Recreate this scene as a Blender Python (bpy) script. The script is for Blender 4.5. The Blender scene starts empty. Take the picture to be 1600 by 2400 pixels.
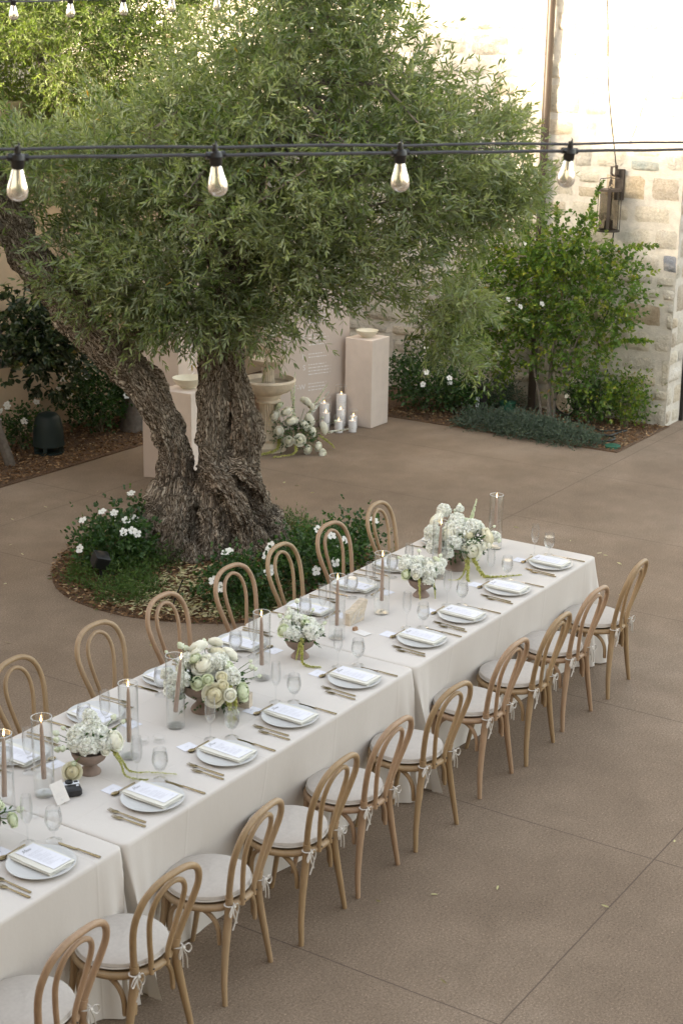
import bpy, math, random
import numpy as np
from math import pi, sin, cos, radians, sqrt, atan2
from mathutils import Vector, Matrix, noise
random.seed(7)
RNG = np.random.default_rng(7)
SC = bpy.context.scene
COL = SC.collection

# ------------------------------------------------------------------ camera
CAM = np.array([-9.359, -3.979, 4.032]); YAW, PIT, ROLL = 0.9967, 0.2893, 0.0152
cd = bpy.data.cameras.new("camera"); cam = bpy.data.objects.new("camera", cd); COL.objects.link(cam)
fw = Vector((sin(YAW) * cos(PIT), cos(YAW) * cos(PIT), -sin(PIT)))
rt = Vector((cos(YAW), -sin(YAW), 0)); up = rt.cross(fw)
r2 = rt * cos(ROLL) + up * sin(ROLL); u2 = -rt * sin(ROLL) + up * cos(ROLL)
M = Matrix((r2, u2, -fw)).transposed().to_4x4(); M.translation = Vector(CAM)
cam.matrix_world = M
cd.sensor_fit = 'VERTICAL'; cd.sensor_height = 36; cd.sensor_width = 24
cd.lens = 3618.6 / 2400 * 36; cd.clip_start = 0.1; cd.clip_end = 300
cd.dof.use_dof = True; cd.dof.focus_distance = 10.2; cd.dof.aperture_fstop = 6.3
SC.camera = cam
SC.render.resolution_x, SC.render.resolution_y = 682, 1024

# ------------------------------------------------------------------ sky, sun, exposure
SUN_EL, SUN_AZ = radians(12.5), radians(25)
sd = Vector((cos(SUN_EL) * cos(SUN_AZ), -cos(SUN_EL) * sin(SUN_AZ), -sin(SUN_EL)))
W = bpy.data.worlds.new("World"); SC.world = W; W.use_nodes = True
nt = W.node_tree; nt.nodes.clear()
sky = nt.nodes.new('ShaderNodeTexSky'); sky.sky_type = 'NISHITA'; sky.sun_disc = False
sky.sun_elevation = SUN_EL; sky.sun_rotation = atan2(-sd.x, -sd.y)
sky.air_density = 1.0; sky.dust_density = 2.5; sky.ozone_density = 1.0
hs = nt.nodes.new('ShaderNodeHueSaturation'); hs.inputs['Saturation'].default_value = 0.50
tn = nt.nodes.new('ShaderNodeMixRGB'); tn.blend_type = 'MULTIPLY'; tn.inputs[0].default_value = 1
tn.inputs[2].default_value = (1.0, 0.922, 0.818, 1)
bg = nt.nodes.new('ShaderNodeBackground'); bg.inputs[1].default_value = 0.15
wo = nt.nodes.new('ShaderNodeOutputWorld')
nt.links.new(sky.outputs[0], hs.inputs['Color']); nt.links.new(hs.outputs[0], tn.inputs[1])
nt.links.new(tn.outputs[0], bg.inputs[0]); nt.links.new(bg.outputs[0], wo.inputs[0])
sl = bpy.data.lights.new("sun", 'SUN'); sl.energy = 2.6; sl.angle = radians(0.6); sl.color = (1.0, 0.83, 0.60)
so = bpy.data.objects.new("sun", sl); COL.objects.link(so)
so.rotation_euler = sd.to_track_quat('-Z', 'Y').to_euler()
vs = SC.view_settings
vs.view_transform = 'Standard'; vs.look = 'None'; vs.exposure = 2.72; vs.gamma = 1.0
SC.cycles.max_bounces = 10; SC.cycles.transparent_max_bounces = 24; SC.cycles.transmission_bounces = 8
SC.cycles.caustics_reflective = False; SC.cycles.caustics_refractive = False
SC.cycles.use_denoising = True

# ------------------------------------------------------------------ materials
MATS = {}
def new_mat(name):
    m = bpy.data.materials.new(name); m.use_nodes = True
    return m, m.node_tree, m.node_tree.nodes['Principled BSDF']
def nd(t, typ, **kw):
    n = t.nodes.new(typ)
    for k, v in kw.items(): setattr(n, k, v)
    return n
def setin(n, **kw):
    for k, v in kw.items(): n.inputs[k.replace('_', ' ')].default_value = v
def texco(t, kind='Object', scale=None):
    c = nd(t, 'ShaderNodeTexCoord'); out = c.outputs[kind]
    if scale:
        mp = nd(t, 'ShaderNodeMapping'); mp.inputs['Scale'].default_value = scale
        t.links.new(out, mp.inputs['Vector']); out = mp.outputs[0]
    return out
def noisetex(t, vec, scale, detail=3, rough=.55):
    n = nd(t, 'ShaderNodeTexNoise'); setin(n, Scale=scale, Detail=detail, Roughness=rough)
    t.links.new(vec, n.inputs['Vector']); return n.outputs['Fac']
def ramp(t, fac, stops):
    r = nd(t, 'ShaderNodeValToRGB'); e = r.color_ramp.elements
    while len(e) < len(stops): e.new(0.5)
    for i, (p, c) in enumerate(stops):
        e[i].position = p; e[i].color = (*c, 1) if len(c) == 3 else c
    t.links.new(fac, r.inputs[0]); return r.outputs[0]
def mixc(t, a, b, fac, mode='MIX'):
    m = nd(t, 'ShaderNodeMixRGB', blend_type=mode)
    for s, v in ((0, fac), (1, a), (2, b)):
        if isinstance(v, (int, float)): m.inputs[s].default_value = v
        elif isinstance(v, tuple): m.inputs[s].default_value = (*v, 1) if len(v) == 3 else v
        else: t.links.new(v, m.inputs[s])
    return m.outputs[0]
def math_(t, op, a, b=None):
    m = nd(t, 'ShaderNodeMath', operation=op)
    for s, v in ((0, a), (1, b)):
        if v is None: continue
        if isinstance(v, (int, float)): m.inputs[s].default_value = v
        else: t.links.new(v, m.inputs[s])
    return m.outputs[0]
def bump(t, p, h, strength=.3, dist=.01):
    b = nd(t, 'ShaderNodeBump'); b.inputs['Strength'].default_value = strength; b.inputs['Distance'].default_value = dist
    t.links.new(h, b.inputs['Height']); t.links.new(b.outputs[0], p.inputs['Normal'])
def simple(name, c, rough=.6, var=.12, scale=30, bs=0.15, bd=.002, metal=0, spec=None, coords=(1, 1, 1), vscale=None):
    m, t, p = new_mat(name)
    v = texco(t, 'Object', coords)
    n = noisetex(t, v, vscale or scale, 4)
    lo = tuple(x * (1 - var) for x in c); hi = tuple(min(1, x * (1 + var)) for x in c)
    t.links.new(ramp(t, n, [(.3, lo), (.7, hi)]), p.inputs['Base Color'])
    setin(p, Roughness=rough, Metallic=metal)
    if spec is not None: p.inputs['Specular IOR Level'].default_value = spec
    if bs: bump(t, p, noisetex(t, v, scale * 4, 3), bs, bd)
    MATS[name] = m; return m
simple('cloth', (.66, .622, .588), .75, .02, 2.2, .5, .012, spec=.25)
t = MATS['cloth'].node_tree; p = t.nodes['Principled BSDF']
p.inputs['Sheen Weight'].default_value = .1
tl = nd(t, 'ShaderNodeBsdfTranslucent'); tl.inputs[0].default_value = (.85, .78, .52, 1); mx = nd(t, 'ShaderNodeMixShader'); mx.inputs[0].default_value = .12
t.links.new(p.outputs[0], mx.inputs[1]); t.links.new(tl.outputs[0], mx.inputs[2]); t.links.new(mx.outputs[0], t.nodes['Material Output'].inputs['Surface'])
o = texco(t, 'Object'); sx = nd(t, 'ShaderNodeSeparateXYZ'); t.links.new(o, sx.inputs[0])
def crease(co, off, per):
    v = math_(t, 'FRACT', math_(t, 'DIVIDE', math_(t, 'ADD', co, off), per)); v = math_(t, 'ABSOLUTE', math_(t, 'SUBTRACT', v, .5))
    return math_(t, 'POWER', math_(t, 'MULTIPLY', v, 2.0), 60)
cs = math_(t, 'ADD', crease(sx.outputs[0], 20.3, .61), crease(sx.outputs[1], 10.295, .59))
wr = noisetex(t, texco(t, 'Object', (1, 1, .6)), 5, 5, .6)
bump(t, p, math_(t, 'ADD', math_(t, 'MULTIPLY', cs, .35), math_(t, 'MULTIPLY', wr, 1.0)), .35, .012)
simple('napkin', (.68, .67, .61), .85, .04, 20, .3, .003, spec=.2)
simple('plate', (.56, .565, .565), .32, .02, 9, 0)
simple('paper', (.74, .75, .82), .7, .01, 40, .1, .0005, spec=.2)
simple('paper_card', (.74, .72, .70), .8, .03, 60, .3, .001, spec=.2)
simple('ink', (.12, .12, .13), .8, .1, 30, 0)
simple('ink_light', (.42, .42, .46), .8, .1, 30, 0)
simple('vinyl_white', (.72, .70, .70), .6, .03, 30, 0)
simple('brass', (.29, .225, .125), .18, .1, 30, .05, .0005, metal=1)
simple('cushion', (.49, .455, .42), .9, .05, 60, .4, .0015, spec=.1)
simple('piping', (.56, .53, .49), .9, .04, 80, .2, .001)
simple('tie', (.54, .51, .47), .9, .06, 90, .2, .001)
simple('bowl', (.26, .198, .165), .85, .12, 18, .3, .002, spec=.2)
simple('cream_bowl', (.66, .62, .50), .6, .05, 12, .2, .002)
simple('candle', (.36, .26, .205), .5, .05, 20, .05, .001)
simple('wax', (.85, .83, .84), .45, .02, 14, .05, .001)
simple('wick', (.02, .017, .015), .9, .1, 40, 0)
simple('screen', (.54, .46, .405), .75, .03, 5, .12, .001, spec=.2)
simple('pedestal', (.66, .575, .515), .75, .05, 7, .15, .001, spec=.2)
simple('fountain', (.58, .50, .39), .85, .16, 9, .5, .006, spec=.2)
simple('table_stone', (.58, .50, .40), .9, .2, 40, .9, .006, spec=.2)
simple('wood_block', (.28, .16, .085), .6, .15, 30, .1, .001)
simple('black_metal', (.012, .012, .013), .5, .2, 20, .1, .001)
simple('black_plastic', (.012, .012, .013), .32, .2, 20, .05, .001)
simple('white_plastic', (.75, .78, .84), .35, .02, 20, 0)
simple('cable_grey', (.055, .055, .065), .6, .2, 60, .2, .001)
simple('bronze', (.050, .038, .030), .5, .2, 12, .15, .001)
simple('pole_paint', (.060, .044, .033), .4, .06, 6, .1, .001)
simple('dark_green', (.010, .024, .024), .55, .15, 12, .1, .001)
simple('box_green', (.02, .10, .06), .55, .15, 12, .1, .001)
simple('stucco', (.50, .38, .26), .92, .08, 3, .6, .006, spec=.1)
simple('mortar', (.60, .565, .50), .95, .1, 14, .8, .01, spec=.1)
simple('twig', (.16, .14, .085), .8, .2, 30, 0)
simple('stem_green', (.09, .15, .035), .6, .2, 30, 0)
simple('leafy_green', (.05, .12, .03), .5, .3, 20, 0)
simple('amaranth', (.36, .34, .085), .8, .25, 150, .6, .003)
simple('hose', (.012, .015, .013), .45, .2, 20, 0)
simple('grey_bark', (.16, .14, .12), .9, .25, 22, .5, .006)
simple('door_black', (.012, .011, .011), .4, .1, 10, 0)

def wood_mat(name, c):
    m, t, p = new_mat(name)
    v = texco(t, 'Object', (26, 26, 2.6)); n = noisetex(t, v, 2.2, 5, .62)
    oi = nd(t, 'ShaderNodeObjectInfo')
    v2 = noisetex(t, texco(t, 'Object', (1, 1, 1)), 5, 2)
    col = ramp(t, n, [(.25, tuple(x * .78 for x in c)), (.55, c), (.8, tuple(x * 1.18 for x in c))])
    col = mixc(t, col, (.44, .28, .19), math_(t, 'MULTIPLY', v2, .22))
    t.links.new(col, p.inputs['Base Color']); setin(p, Roughness=.48)
    bump(t, p, n, .12, .002); MATS[name] = m
wood_mat('wood_honey', (.29, .198, .100)); wood_mat('wood_pink', (.325, .215, .130)); wood_mat('wood_tan', (.315, .222, .125))

def glass_mat(name, tint=(1, 1, 1), gl=1.0, ior=1.45, refr=0.0, edge=(.62, .64, .64)):
    """thin clear glass: transparent body with Fresnel reflections (optionally some refraction)"""
    m, t, p = new_mat(name)
    setin(p, Roughness=.0, IOR=ior); p.inputs['Base Color'].default_value = (*tint, 1); p.inputs['Transmission Weight'].default_value = 1
    tr = nd(t, 'ShaderNodeBsdfTransparent')
    gs = nd(t, 'ShaderNodeBsdfGlossy'); gs.inputs['Roughness'].default_value = .02; gs.inputs[0].default_value = (1, 1, 1, 1)
    lw = nd(t, 'ShaderNodeLayerWeight'); lw.inputs[0].default_value = .5
    t.links.new(mixc(t, tint, edge, math_(t, 'MULTIPLY', math_(t, 'POWER', lw.outputs['Facing'], 5.0), .8)), tr.inputs[0])
    fc = math_(t, 'MULTIPLY', math_(t, 'ADD', math_(t, 'MULTIPLY', math_(t, 'POWER', lw.outputs['Facing'], 3.0), .85), .03), gl)
    m1 = nd(t, 'ShaderNodeMixShader'); t.links.new(fc, m1.inputs[0]); t.links.new(tr.outputs[0], m1.inputs[1]); t.links.new(gs.outputs[0], m1.inputs[2])
    m2 = nd(t, 'ShaderNodeMixShader'); m2.inputs[0].default_value = refr; t.links.new(m1.outputs[0], m2.inputs[1]); t.links.new(p.outputs[0], m2.inputs[2])
    t.links.new(m2.outputs[0], t.nodes['Material Output'].inputs['Surface']); MATS[name] = m
glass_mat('glass', (.985, .988, .99), .95, 1.5, .08)
glass_mat('thin_glass', (.975, .98, .98), .9, 1.5, 0)
glass_mat('block_glass', (.995, .995, .995), .55, 1.5, 0, (.88, .90, .91))
glass_mat('water', (.985, .99, .99), .6, 1.33, .30)
simple('rim_glint', (.62, .65, .66), .08, .02, 10, 0, spec=1.0)  # opaque pale tone painted as the bright glint along glass rims
glass_mat('smoky_glass', (.52, .50, .46), .8, 1.5, 0)
m, t, p = new_mat('bulb_glass'); setin(p, Roughness=.12, IOR=1.45)
p.inputs['Base Color'].default_value = (.86, .80, .68, 1); p.inputs['Transmission Weight'].default_value = .75; MATS['bulb_glass'] = m
def emis(name, c, s):
    m, t, p = new_mat(name); p.inputs['Base Color'].default_value = (*c, 1)
    p.inputs['Emission Color'].default_value = (*c, 1); p.inputs['Emission Strength'].default_value = s; MATS[name] = m
emis('flame', (1.0, .62, .24), 1.6); emis('flame_core', (1.0, .86, .55), 9.0)
# --- leaves: colour carried by a per leaf random attribute "tint"
def leaf_mat(name, stops, back, trans=.35, rough=.42, spec=.35, ttint=(1.25, 1.35, .6)):
    m, t, p = new_mat(name)
    a = nd(t, 'ShaderNodeAttribute', attribute_name='tint')
    c = ramp(t, a.outputs['Fac'], stops)
    g = nd(t, 'ShaderNodeNewGeometry')
    c2 = mixc(t, c, back, math_(t, 'MULTIPLY', g.outputs['Backfacing'], .75))
    t.links.new(c2, p.inputs['Base Color']); setin(p, Roughness=rough); p.inputs['Specular IOR Level'].default_value = spec
    tl = nd(t, 'ShaderNodeBsdfTranslucent')
    t.links.new(mixc(t, c, ttint, 1.0, 'MULTIPLY'), tl.inputs[0])
    mx = nd(t, 'ShaderNodeMixShader'); mx.inputs[0].default_value = trans
    t.links.new(p.outputs[0], mx.inputs[1]); t.links.new(tl.outputs[0], mx.inputs[2])
    t.links.new(mx.outputs[0], t.nodes['Material Output'].inputs['Surface']); MATS[name] = m
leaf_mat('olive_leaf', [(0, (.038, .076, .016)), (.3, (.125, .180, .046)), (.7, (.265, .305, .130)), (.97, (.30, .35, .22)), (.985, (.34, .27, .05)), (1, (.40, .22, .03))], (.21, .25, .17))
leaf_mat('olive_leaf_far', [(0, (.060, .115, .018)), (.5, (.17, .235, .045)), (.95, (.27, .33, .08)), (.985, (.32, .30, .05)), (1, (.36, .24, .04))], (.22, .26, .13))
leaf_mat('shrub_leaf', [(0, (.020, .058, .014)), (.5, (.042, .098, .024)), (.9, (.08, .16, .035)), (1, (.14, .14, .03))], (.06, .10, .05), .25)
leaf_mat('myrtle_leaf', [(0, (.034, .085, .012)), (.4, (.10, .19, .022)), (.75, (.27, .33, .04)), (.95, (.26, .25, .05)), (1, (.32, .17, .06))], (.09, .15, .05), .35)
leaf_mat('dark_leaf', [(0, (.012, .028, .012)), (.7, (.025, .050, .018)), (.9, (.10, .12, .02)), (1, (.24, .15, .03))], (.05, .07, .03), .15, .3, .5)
leaf_mat('grey_leaf', [(0, (.050, .085, .055)), (.6, (.085, .125, .085)), (1, (.13, .17, .11))], (.12, .15, .12), .2, .7)
leaf_mat('grass_leaf', [(0, (.040, .090, .018)), (.6, (.085, .16, .035)), (1, (.17, .24, .07))], (.08, .12, .04), .3)
leaf_mat('petal', [(0, (.90, .88, .70)), (.4, (.93, .92, .84)), (1, (.95, .95, .91))], (.92, .92, .84), .28, .6, .2, (1.0, 1.0, .95))
leaf_mat('petal_cool', [(0, (.82, .85, .74)), (.4, (.92, .92, .88)), (1, (.95, .95, .93))], (.82, .84, .80), .28, .6, .2, (1.0, 1.0, .95))
leaf_mat('petal_green', [(0, (.76, .82, .60)), (1, (.87, .90, .80))], (.7, .75, .5), .28, .6, .2, (1.0, 1.0, .95))
leaf_mat('petal_cream', [(0, (.80, .74, .50)), (.5, (.87, .84, .68)), (1, (.90, .88, .79))], (.88, .86, .72), .28, .6, .2, (1.0, 1.0, .95))
leaf_mat('mulch_chip', [(0, (.08, .045, .025)), (.5, (.25, .145, .075)), (.85, (.40, .26, .14)), (1, (.55, .44, .28))], (.15, .09, .05), .0, .9, .1)
leaf_mat('litter', [(0, (.24, .24, .10)), (.5, (.46, .42, .22)), (1, (.62, .58, .38))], (.4, .36, .22), .0, .8, .2)

# --- bark (coordinates stored per vertex along the limb)
m, t, p = new_mat('olive_bark')
a = nd(t, 'ShaderNodeAttribute', attribute_name='bark')
mp = nd(t, 'ShaderNodeMapping'); mp.inputs['Scale'].default_value = (1, 1, .30); t.links.new(a.outputs['Vector'], mp.inputs['Vector'])
n1 = noisetex(t, mp.outputs[0], 60, 6, .68)
vo = nd(t, 'ShaderNodeTexVoronoi', feature='DISTANCE_TO_EDGE'); setin(vo, Scale=46)
wn = nd(t, 'ShaderNodeTexNoise'); setin(wn, Scale=16, Detail=4); t.links.new(mp.outputs[0], wn.inputs['Vector'])
vadd = nd(t, 'ShaderNodeVectorMath', operation='MULTIPLY_ADD'); t.links.new(wn.outputs['Color'], vadd.inputs[0]); vadd.inputs[1].default_value = (.13, .13, .13)
t.links.new(mp.outputs[0], vadd.inputs[2]); t.links.new(vadd.outputs[0], vo.inputs['Vector'])
n3 = noisetex(t, texco(t, 'Object'), 2.6, 3)
crack = ramp(t, vo.outputs['Distance'], [(0, (.25, .25, .25)), (.10, (.62, .62, .62)), (.4, (1, 1, 1))])
hgt = math_(t, 'MULTIPLY', crack, math_(t, 'ADD', n1, .45))
col = ramp(t, hgt, [(.22, (.028, .020, .013)), (.38, (.17, .130, .090)), (.56, (.38, .31, .235)), (.90, (.64, .56, .46))])
col = mixc(t, col, (.15, .095, .06), math_(t, 'MULTIPLY', ramp(t, n3, [(.45, (0, 0, 0)), (.7, (1, 1, 1))]), .4))
t.links.new(col, p.inputs['Base Color']); setin(p, Roughness=.95); p.inputs['Specular IOR Level'].default_value = .15
bump(t, p, hgt, 1.0, .05); MATS['olive_bark'] = m

# --- stone blocks, colour per stone in attribute "stonecol"
m, t, p = new_mat('stone_block')
a = nd(t, 'ShaderNodeAttribute', attribute_name='stonecol')
o = texco(t, 'Object'); n1 = noisetex(t, o, 5, 5, .6); n2 = noisetex(t, o, 38, 4, .65)
c = mixc(t, a.outputs['Color'], (.60, .54, .43), math_(t, 'MULTIPLY', ramp(t, n1, [(.38, (0, 0, 0)), (.62, (1, 1, 1))]), .55))
c = mixc(t, c, ramp(t, n2, [(.25, (.66, .63, .58)), (.6, (1, 1, 1))]), .75, 'MULTIPLY')
t.links.new(c, p.inputs['Base Color']); setin(p, Roughness=.93); p.inputs['Specular IOR Level'].default_value = .15
bump(t, p, math_(t, 'ADD', n2, math_(t, 'MULTIPLY', n1, 1.6)), .9, .022); MATS['stone_block'] = m

# --- patio concrete: exposed aggregate with saw-cut joints
m, t, p = new_mat('patio_concrete')
o = texco(t, 'Object'); big = noisetex(t, o, .45, 7, .66); mid = noisetex(t, o, 3.2, 4, .6)
fine = noisetex(t, o, 85, 3, .8); fine2 = noisetex(t, o, 260, 2, .6)
c = ramp(t, big, [(.3, (.186, .138, .098)), (.5, (.238, .181, .131)), (.70, (.315, .248, .188))])
c = mixc(t, c, ramp(t, mid, [(.3, (.86, .85, .84)), (.65, (1.04, 1.03, 1.03))]), .8, 'MULTIPLY')
c = mixc(t, c, ramp(t, fine, [(.30, (.38, .36, .34)), (.5, (.95, .95, .95)), (.62, (1.2, 1.2, 1.2)), (.74, (2.6, 2.55, 2.45))]), .75, 'MULTIPLY')
c = mixc(t, c, ramp(t, fine2, [(.3, (.6, .6, .6)), (.7, (1.35, 1.35, 1.35))]), .7, 'MULTIPLY')
sx = nd(t, 'ShaderNodeSeparateXYZ'); t.links.new(o, sx.inputs[0])
def joint(co, off, per, w):
    v = math_(t, 'ADD', co, off); v = math_(t, 'DIVIDE', v, per); v = math_(t, 'FRACT', v)
    v = math_(t, 'ABSOLUTE', math_(t, 'SUBTRACT', v, .5)); return math_(t, 'GREATER_THAN', v, .5 - w / per / 2)
wob = math_(t, 'MULTIPLY', math_(t, 'SUBTRACT', mid, .5), .012)
j = math_(t, 'MAXIMUM', joint(math_(t, 'ADD', sx.outputs[0], wob), 4.11 + 17.4, 1.74, .008), joint(math_(t, 'ADD', sx.outputs[1], wob), 1.44 + 35.0, 3.50, .008))
c = mixc(t, c, (.10, .072, .055), math_(t, 'MULTIPLY', j, .8))
t.links.new(c, p.inputs['Base Color']); setin(p, Roughness=.88); p.inputs['Specular IOR Level'].default_value = .25
bump(t, p, math_(t, 'SUBTRACT', fine, math_(t, 'MULTIPLY', j, 1.0)), .12, .004); MATS['patio_concrete'] = m
m, t, p = new_mat('mulch')
o = texco(t, 'Object'); n = noisetex(t, o, 60, 4, .7)
t.links.new(ramp(t, n, [(.3, (.045, .027, .016)), (.55, (.15, .088, .048)), (.75, (.26, .165, .095))]), p.inputs['Base Color'])
setin(p, Roughness=.95); bump(t, p, n, 1, .02); MATS['mulch'] = m
MT = MATS

# ------------------------------------------------------------------ mesh helpers
class MB:
    def __init__(s): s.v = []; s.f = []; s.m = []; s.n = 0
    def add(s, vs_, fs, mi=0):
        b = s.n; s.v.extend([tuple(x) for x in vs_]); s.n = len(s.v)
        for f in fs: s.f.append(tuple(i + b for i in f)); s.m.append(mi)
        return s
    def box(s, c, d, mi=0, rz=0, bev=0):
        hx, hy, hz = d[0] / 2, d[1] / 2, d[2] / 2; cr, sr = cos(rz), sin(rz)
        def T(x, y, z): return (c[0] + x * cr - y * sr, c[1] + x * sr + y * cr, c[2] + z)
        if bev <= 0:
            vs_ = [T(x, y, z) for z in (-hz, hz) for x, y in ((-hx, -hy), (hx, -hy), (hx, hy), (-hx, hy))]
            return s.add(vs_, [(3, 2, 1, 0), (4, 5, 6, 7), (0, 1, 5, 4), (1, 2, 6, 5), (2, 3, 7, 6), (3, 0, 4, 7)], mi)
        b = bev; rings = []
        for z, k in ((-hz, b), (-hz + b, 0), (hz - b, 0), (hz, b)):
            x, y = hx - k, hy - k; cb = b if k == 0 else b * .6
            ring = [(-x + cb, -y), (x - cb, -y), (x, -y + cb), (x, y - cb), (x - cb, y), (-x + cb, y), (-x, y - cb), (-x, -y + cb)]
            rings.append([T(px, py, z) for px, py in ring])
        vs_ = sum(rings, []); fs = [tuple(range(7, -1, -1)), tuple(24 + i for i in range(8))]
        for r in range(3):
            for i in range(8): a0 = r * 8 + i; a1 = r * 8 + (i + 1) % 8; fs.append((a0, a1, a1 + 8, a0 + 8))
        return s.add(vs_, fs, mi)
    def lathe(s, prof, seg=24, c=(0, 0, 0), mi=0, flute=0, nfl=0, cap=True):
        vs_, fs = [], []
        for r, z in prof:
            for i in range(seg):
                a = 2 * pi * i / seg; rr = r * (1 - flute * abs(sin(a * nfl / 2))) if nfl else r
                vs_.append((c[0] + rr * cos(a), c[1] + rr * sin(a), c[2] + z))
        for k in range(len(prof) - 1):
            for i in range(seg):
                a0 = k * seg + i; a1 = k * seg + (i + 1) % seg; fs.append((a0, a1, a1 + seg, a0 + seg))
        if cap:
            if prof[0][0] > 1e-5: fs.append(tuple(range(seg - 1, -1, -1)))
            if prof[-1][0] > 1e-5: fs.append(tuple((len(prof) - 1) * seg + i for i in range(seg)))
        return s.add(vs_, fs, mi)
    def tube(s, pts, rad, seg=8, closed=False, mi=0, flat=1.0, upv=None):
        P = [Vector(p) for p in pts]; n = len(P)
        R = rad if isinstance(rad, (list, tuple)) else [rad] * n
        tang = []
        for i in range(n):
            if closed: tg = P[(i + 1) % n] - P[i - 1]
            else: tg = P[min(i + 1, n - 1)] - P[max(i - 1, 0)]
            tang.append(tg.normalized() if tg.length > 1e-9 else Vector((0, 0, 1)))
        u = Vector(upv) if upv else (Vector((0, 0, 1)) if abs(tang[0].z) < .9 else Vector((1, 0, 0)))
        u = (u - tang[0] * u.dot(tang[0])).normalized(); vs_, fs = [], []
        for i in range(n):
            u = (u - tang[i] * u.dot(tang[i])).normalized(); w = tang[i].cross(u)
            for k in range(seg):
                a = 2 * pi * k / seg; vs_.append(P[i] + u * (cos(a) * R[i] * flat) + w * (sin(a) * R[i]))
        for i in range(n if closed else n - 1):
            j = (i + 1) % n
            for k in range(seg):
                k2 = (k + 1) % seg; fs.append((i * seg + k, i * seg + k2, j * seg + k2, j * seg + k))
        if not closed:
            fs.append(tuple(range(seg - 1, -1, -1))); fs.append(tuple((n - 1) * seg + k for k in range(seg)))
        return s.add(vs_, fs, mi)
    def xf(s, Mx):
        s.v = [tuple(Mx @ Vector(v)) for v in s.v]; return s
    def merge(s, o, Mx=None, mi=None):
        vs_ = [Mx @ Vector(v) for v in o.v] if Mx else o.v
        b = s.n; s.v.extend([tuple(x) for x in vs_]); s.n = len(s.v)
        for f, m_ in zip(o.f, o.m): s.f.append(tuple(i + b for i in f)); s.m.append(m_ if mi is None else mi)
        return s
    def mesh(s, name, mats, smooth=True):
        me = bpy.data.meshes.new(name); me.from_pydata(s.v, [], s.f); me.update()
        if not isinstance(mats, (list, tuple)): mats = [mats]
        for m_ in mats: me.materials.append(MT[m_])
        me.polygons.foreach_set('material_index', s.m)
        if smooth:
            me.polygons.foreach_set('use_smooth', [True] * len(me.polygons))
            try: me.set_sharp_from_angle(angle=radians(smooth if not isinstance(smooth, bool) else 42))
            except Exception: pass
        return me
    def build(s, name, mats, parent=None, smooth=True, loc=(0, 0, 0)):
        return link(name, s.mesh(name, mats, smooth), parent, loc)
def link(name, me, parent=None, loc=(0, 0, 0), rot=(0, 0, 0)):
    o = bpy.data.objects.new(name, me); COL.objects.link(o); o.location = loc; o.rotation_euler = rot
    if parent: o.parent = parent
    return o
def tag(o, label, cat, group=None, kind=None):
    if label: o['label'] = label
    if cat: o['category'] = cat
    if group: o['group'] = group
    if kind: o['kind'] = kind
    return o
def thing(name, label, cat, loc=(0, 0, 0), rz=0, group=None):
    o = bpy.data.objects.new(name, None); COL.objects.link(o); o.location = loc; o.rotation_euler = (0, 0, rz)
    o.empty_display_size = .1
    return tag(o, label, cat, group)
def struct(o, label=None, cat=None): o['kind'] = 'structure'; return tag(o, label, cat)
KIDS = {}
def kids(o):
    return list(o.children)
def dup(o, loc, rz=0, label=None, group=None, parent=None):
    c = o.copy(); COL.objects.link(c)
    if parent is not None: c.parent = parent
    else: c.location = loc; c.rotation_euler = (0, 0, rz)
    if label: c['label'] = label
    if group: c['group'] = group
    for ch in kids(o): dup(ch, None, parent=c)
    return c
def fast(name, V, F, mat, tint=None, smooth=False, vecattr=None):
    me = bpy.data.meshes.new(name); V = np.asarray(V, dtype=np.float32); F = np.asarray(F, dtype=np.int32)
    k = F.shape[1]; me.vertices.add(len(V)); me.vertices.foreach_set('co', V.ravel())
    me.loops.add(F.size); me.loops.foreach_set('vertex_index', F.ravel())
    me.polygons.add(len(F)); me.polygons.foreach_set('loop_start', np.arange(0, F.size, k, dtype=np.int32))
    me.polygons.foreach_set('loop_total', np.full(len(F), k, dtype=np.int32))
    if smooth: me.polygons.foreach_set('use_smooth', np.ones(len(F), dtype=bool))
    me.update(calc_edges=True)
    me.materials.append(MT[mat])
    if tint is not None:
        at_ = me.attributes.new('tint', 'FLOAT', 'POINT'); at_.data.foreach_set('value', np.asarray(tint, dtype=np.float32))
    return me
def nrm(a): return a / np.maximum(np.linalg.norm(a, axis=-1, keepdims=True), 1e-9)
def leaves(base, d, L, Wd, droop=.12, shape='lance', tint=None, fold=.15, rng=RNG):
    """two quads per leaf, folded along the midrib"""
    N = len(base); L = np.broadcast_to(L, (N,))[:, None]; Wd = np.broadcast_to(Wd, (N,))[:, None]
    d = nrm(d); rnd = rng.normal(size=(N, 3)); side = nrm(np.cross(d, rnd)); up_ = nrm(np.cross(side, d))
    flip = np.where(up_[:, 2:3] < 0, -1, 1); up_ = up_ * flip
    a, b = (.30, .68) if shape == 'lance' else (.35, .75)
    w1, w2 = (.5, .42) if shape == 'lance' else (.5, .44)
    zz = up_ * L
    v0 = base; v5 = base + d * L - np.array([0, 0, 1]) * L * droop
    l1 = base + d * L * a + side * Wd * w1 + up_ * Wd * fold; r1 = base + d * L * a - side * Wd * w1 + up_ * Wd * fold
    l2 = base + d * L * b + side * Wd * w2 + up_ * Wd * fold - np.array([0, 0, 1]) * L * droop * .4
    r2_ = base + d * L * b - side * Wd * w2 + up_ * Wd * fold - np.array([0, 0, 1]) * L * droop * .4
    V = np.stack([v0, l1, l2, v5, r2_, r1], 1).reshape(-1, 3)
    i = np.arange(N)[:, None] * 6
    F = np.concatenate([i + np.array([0, 3, 2, 1]), i + np.array([0, 5, 4, 3])], 0)
    if tint is None: tint = rng.random(N)
    return V, F, np.repeat(tint, 6)
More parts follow.
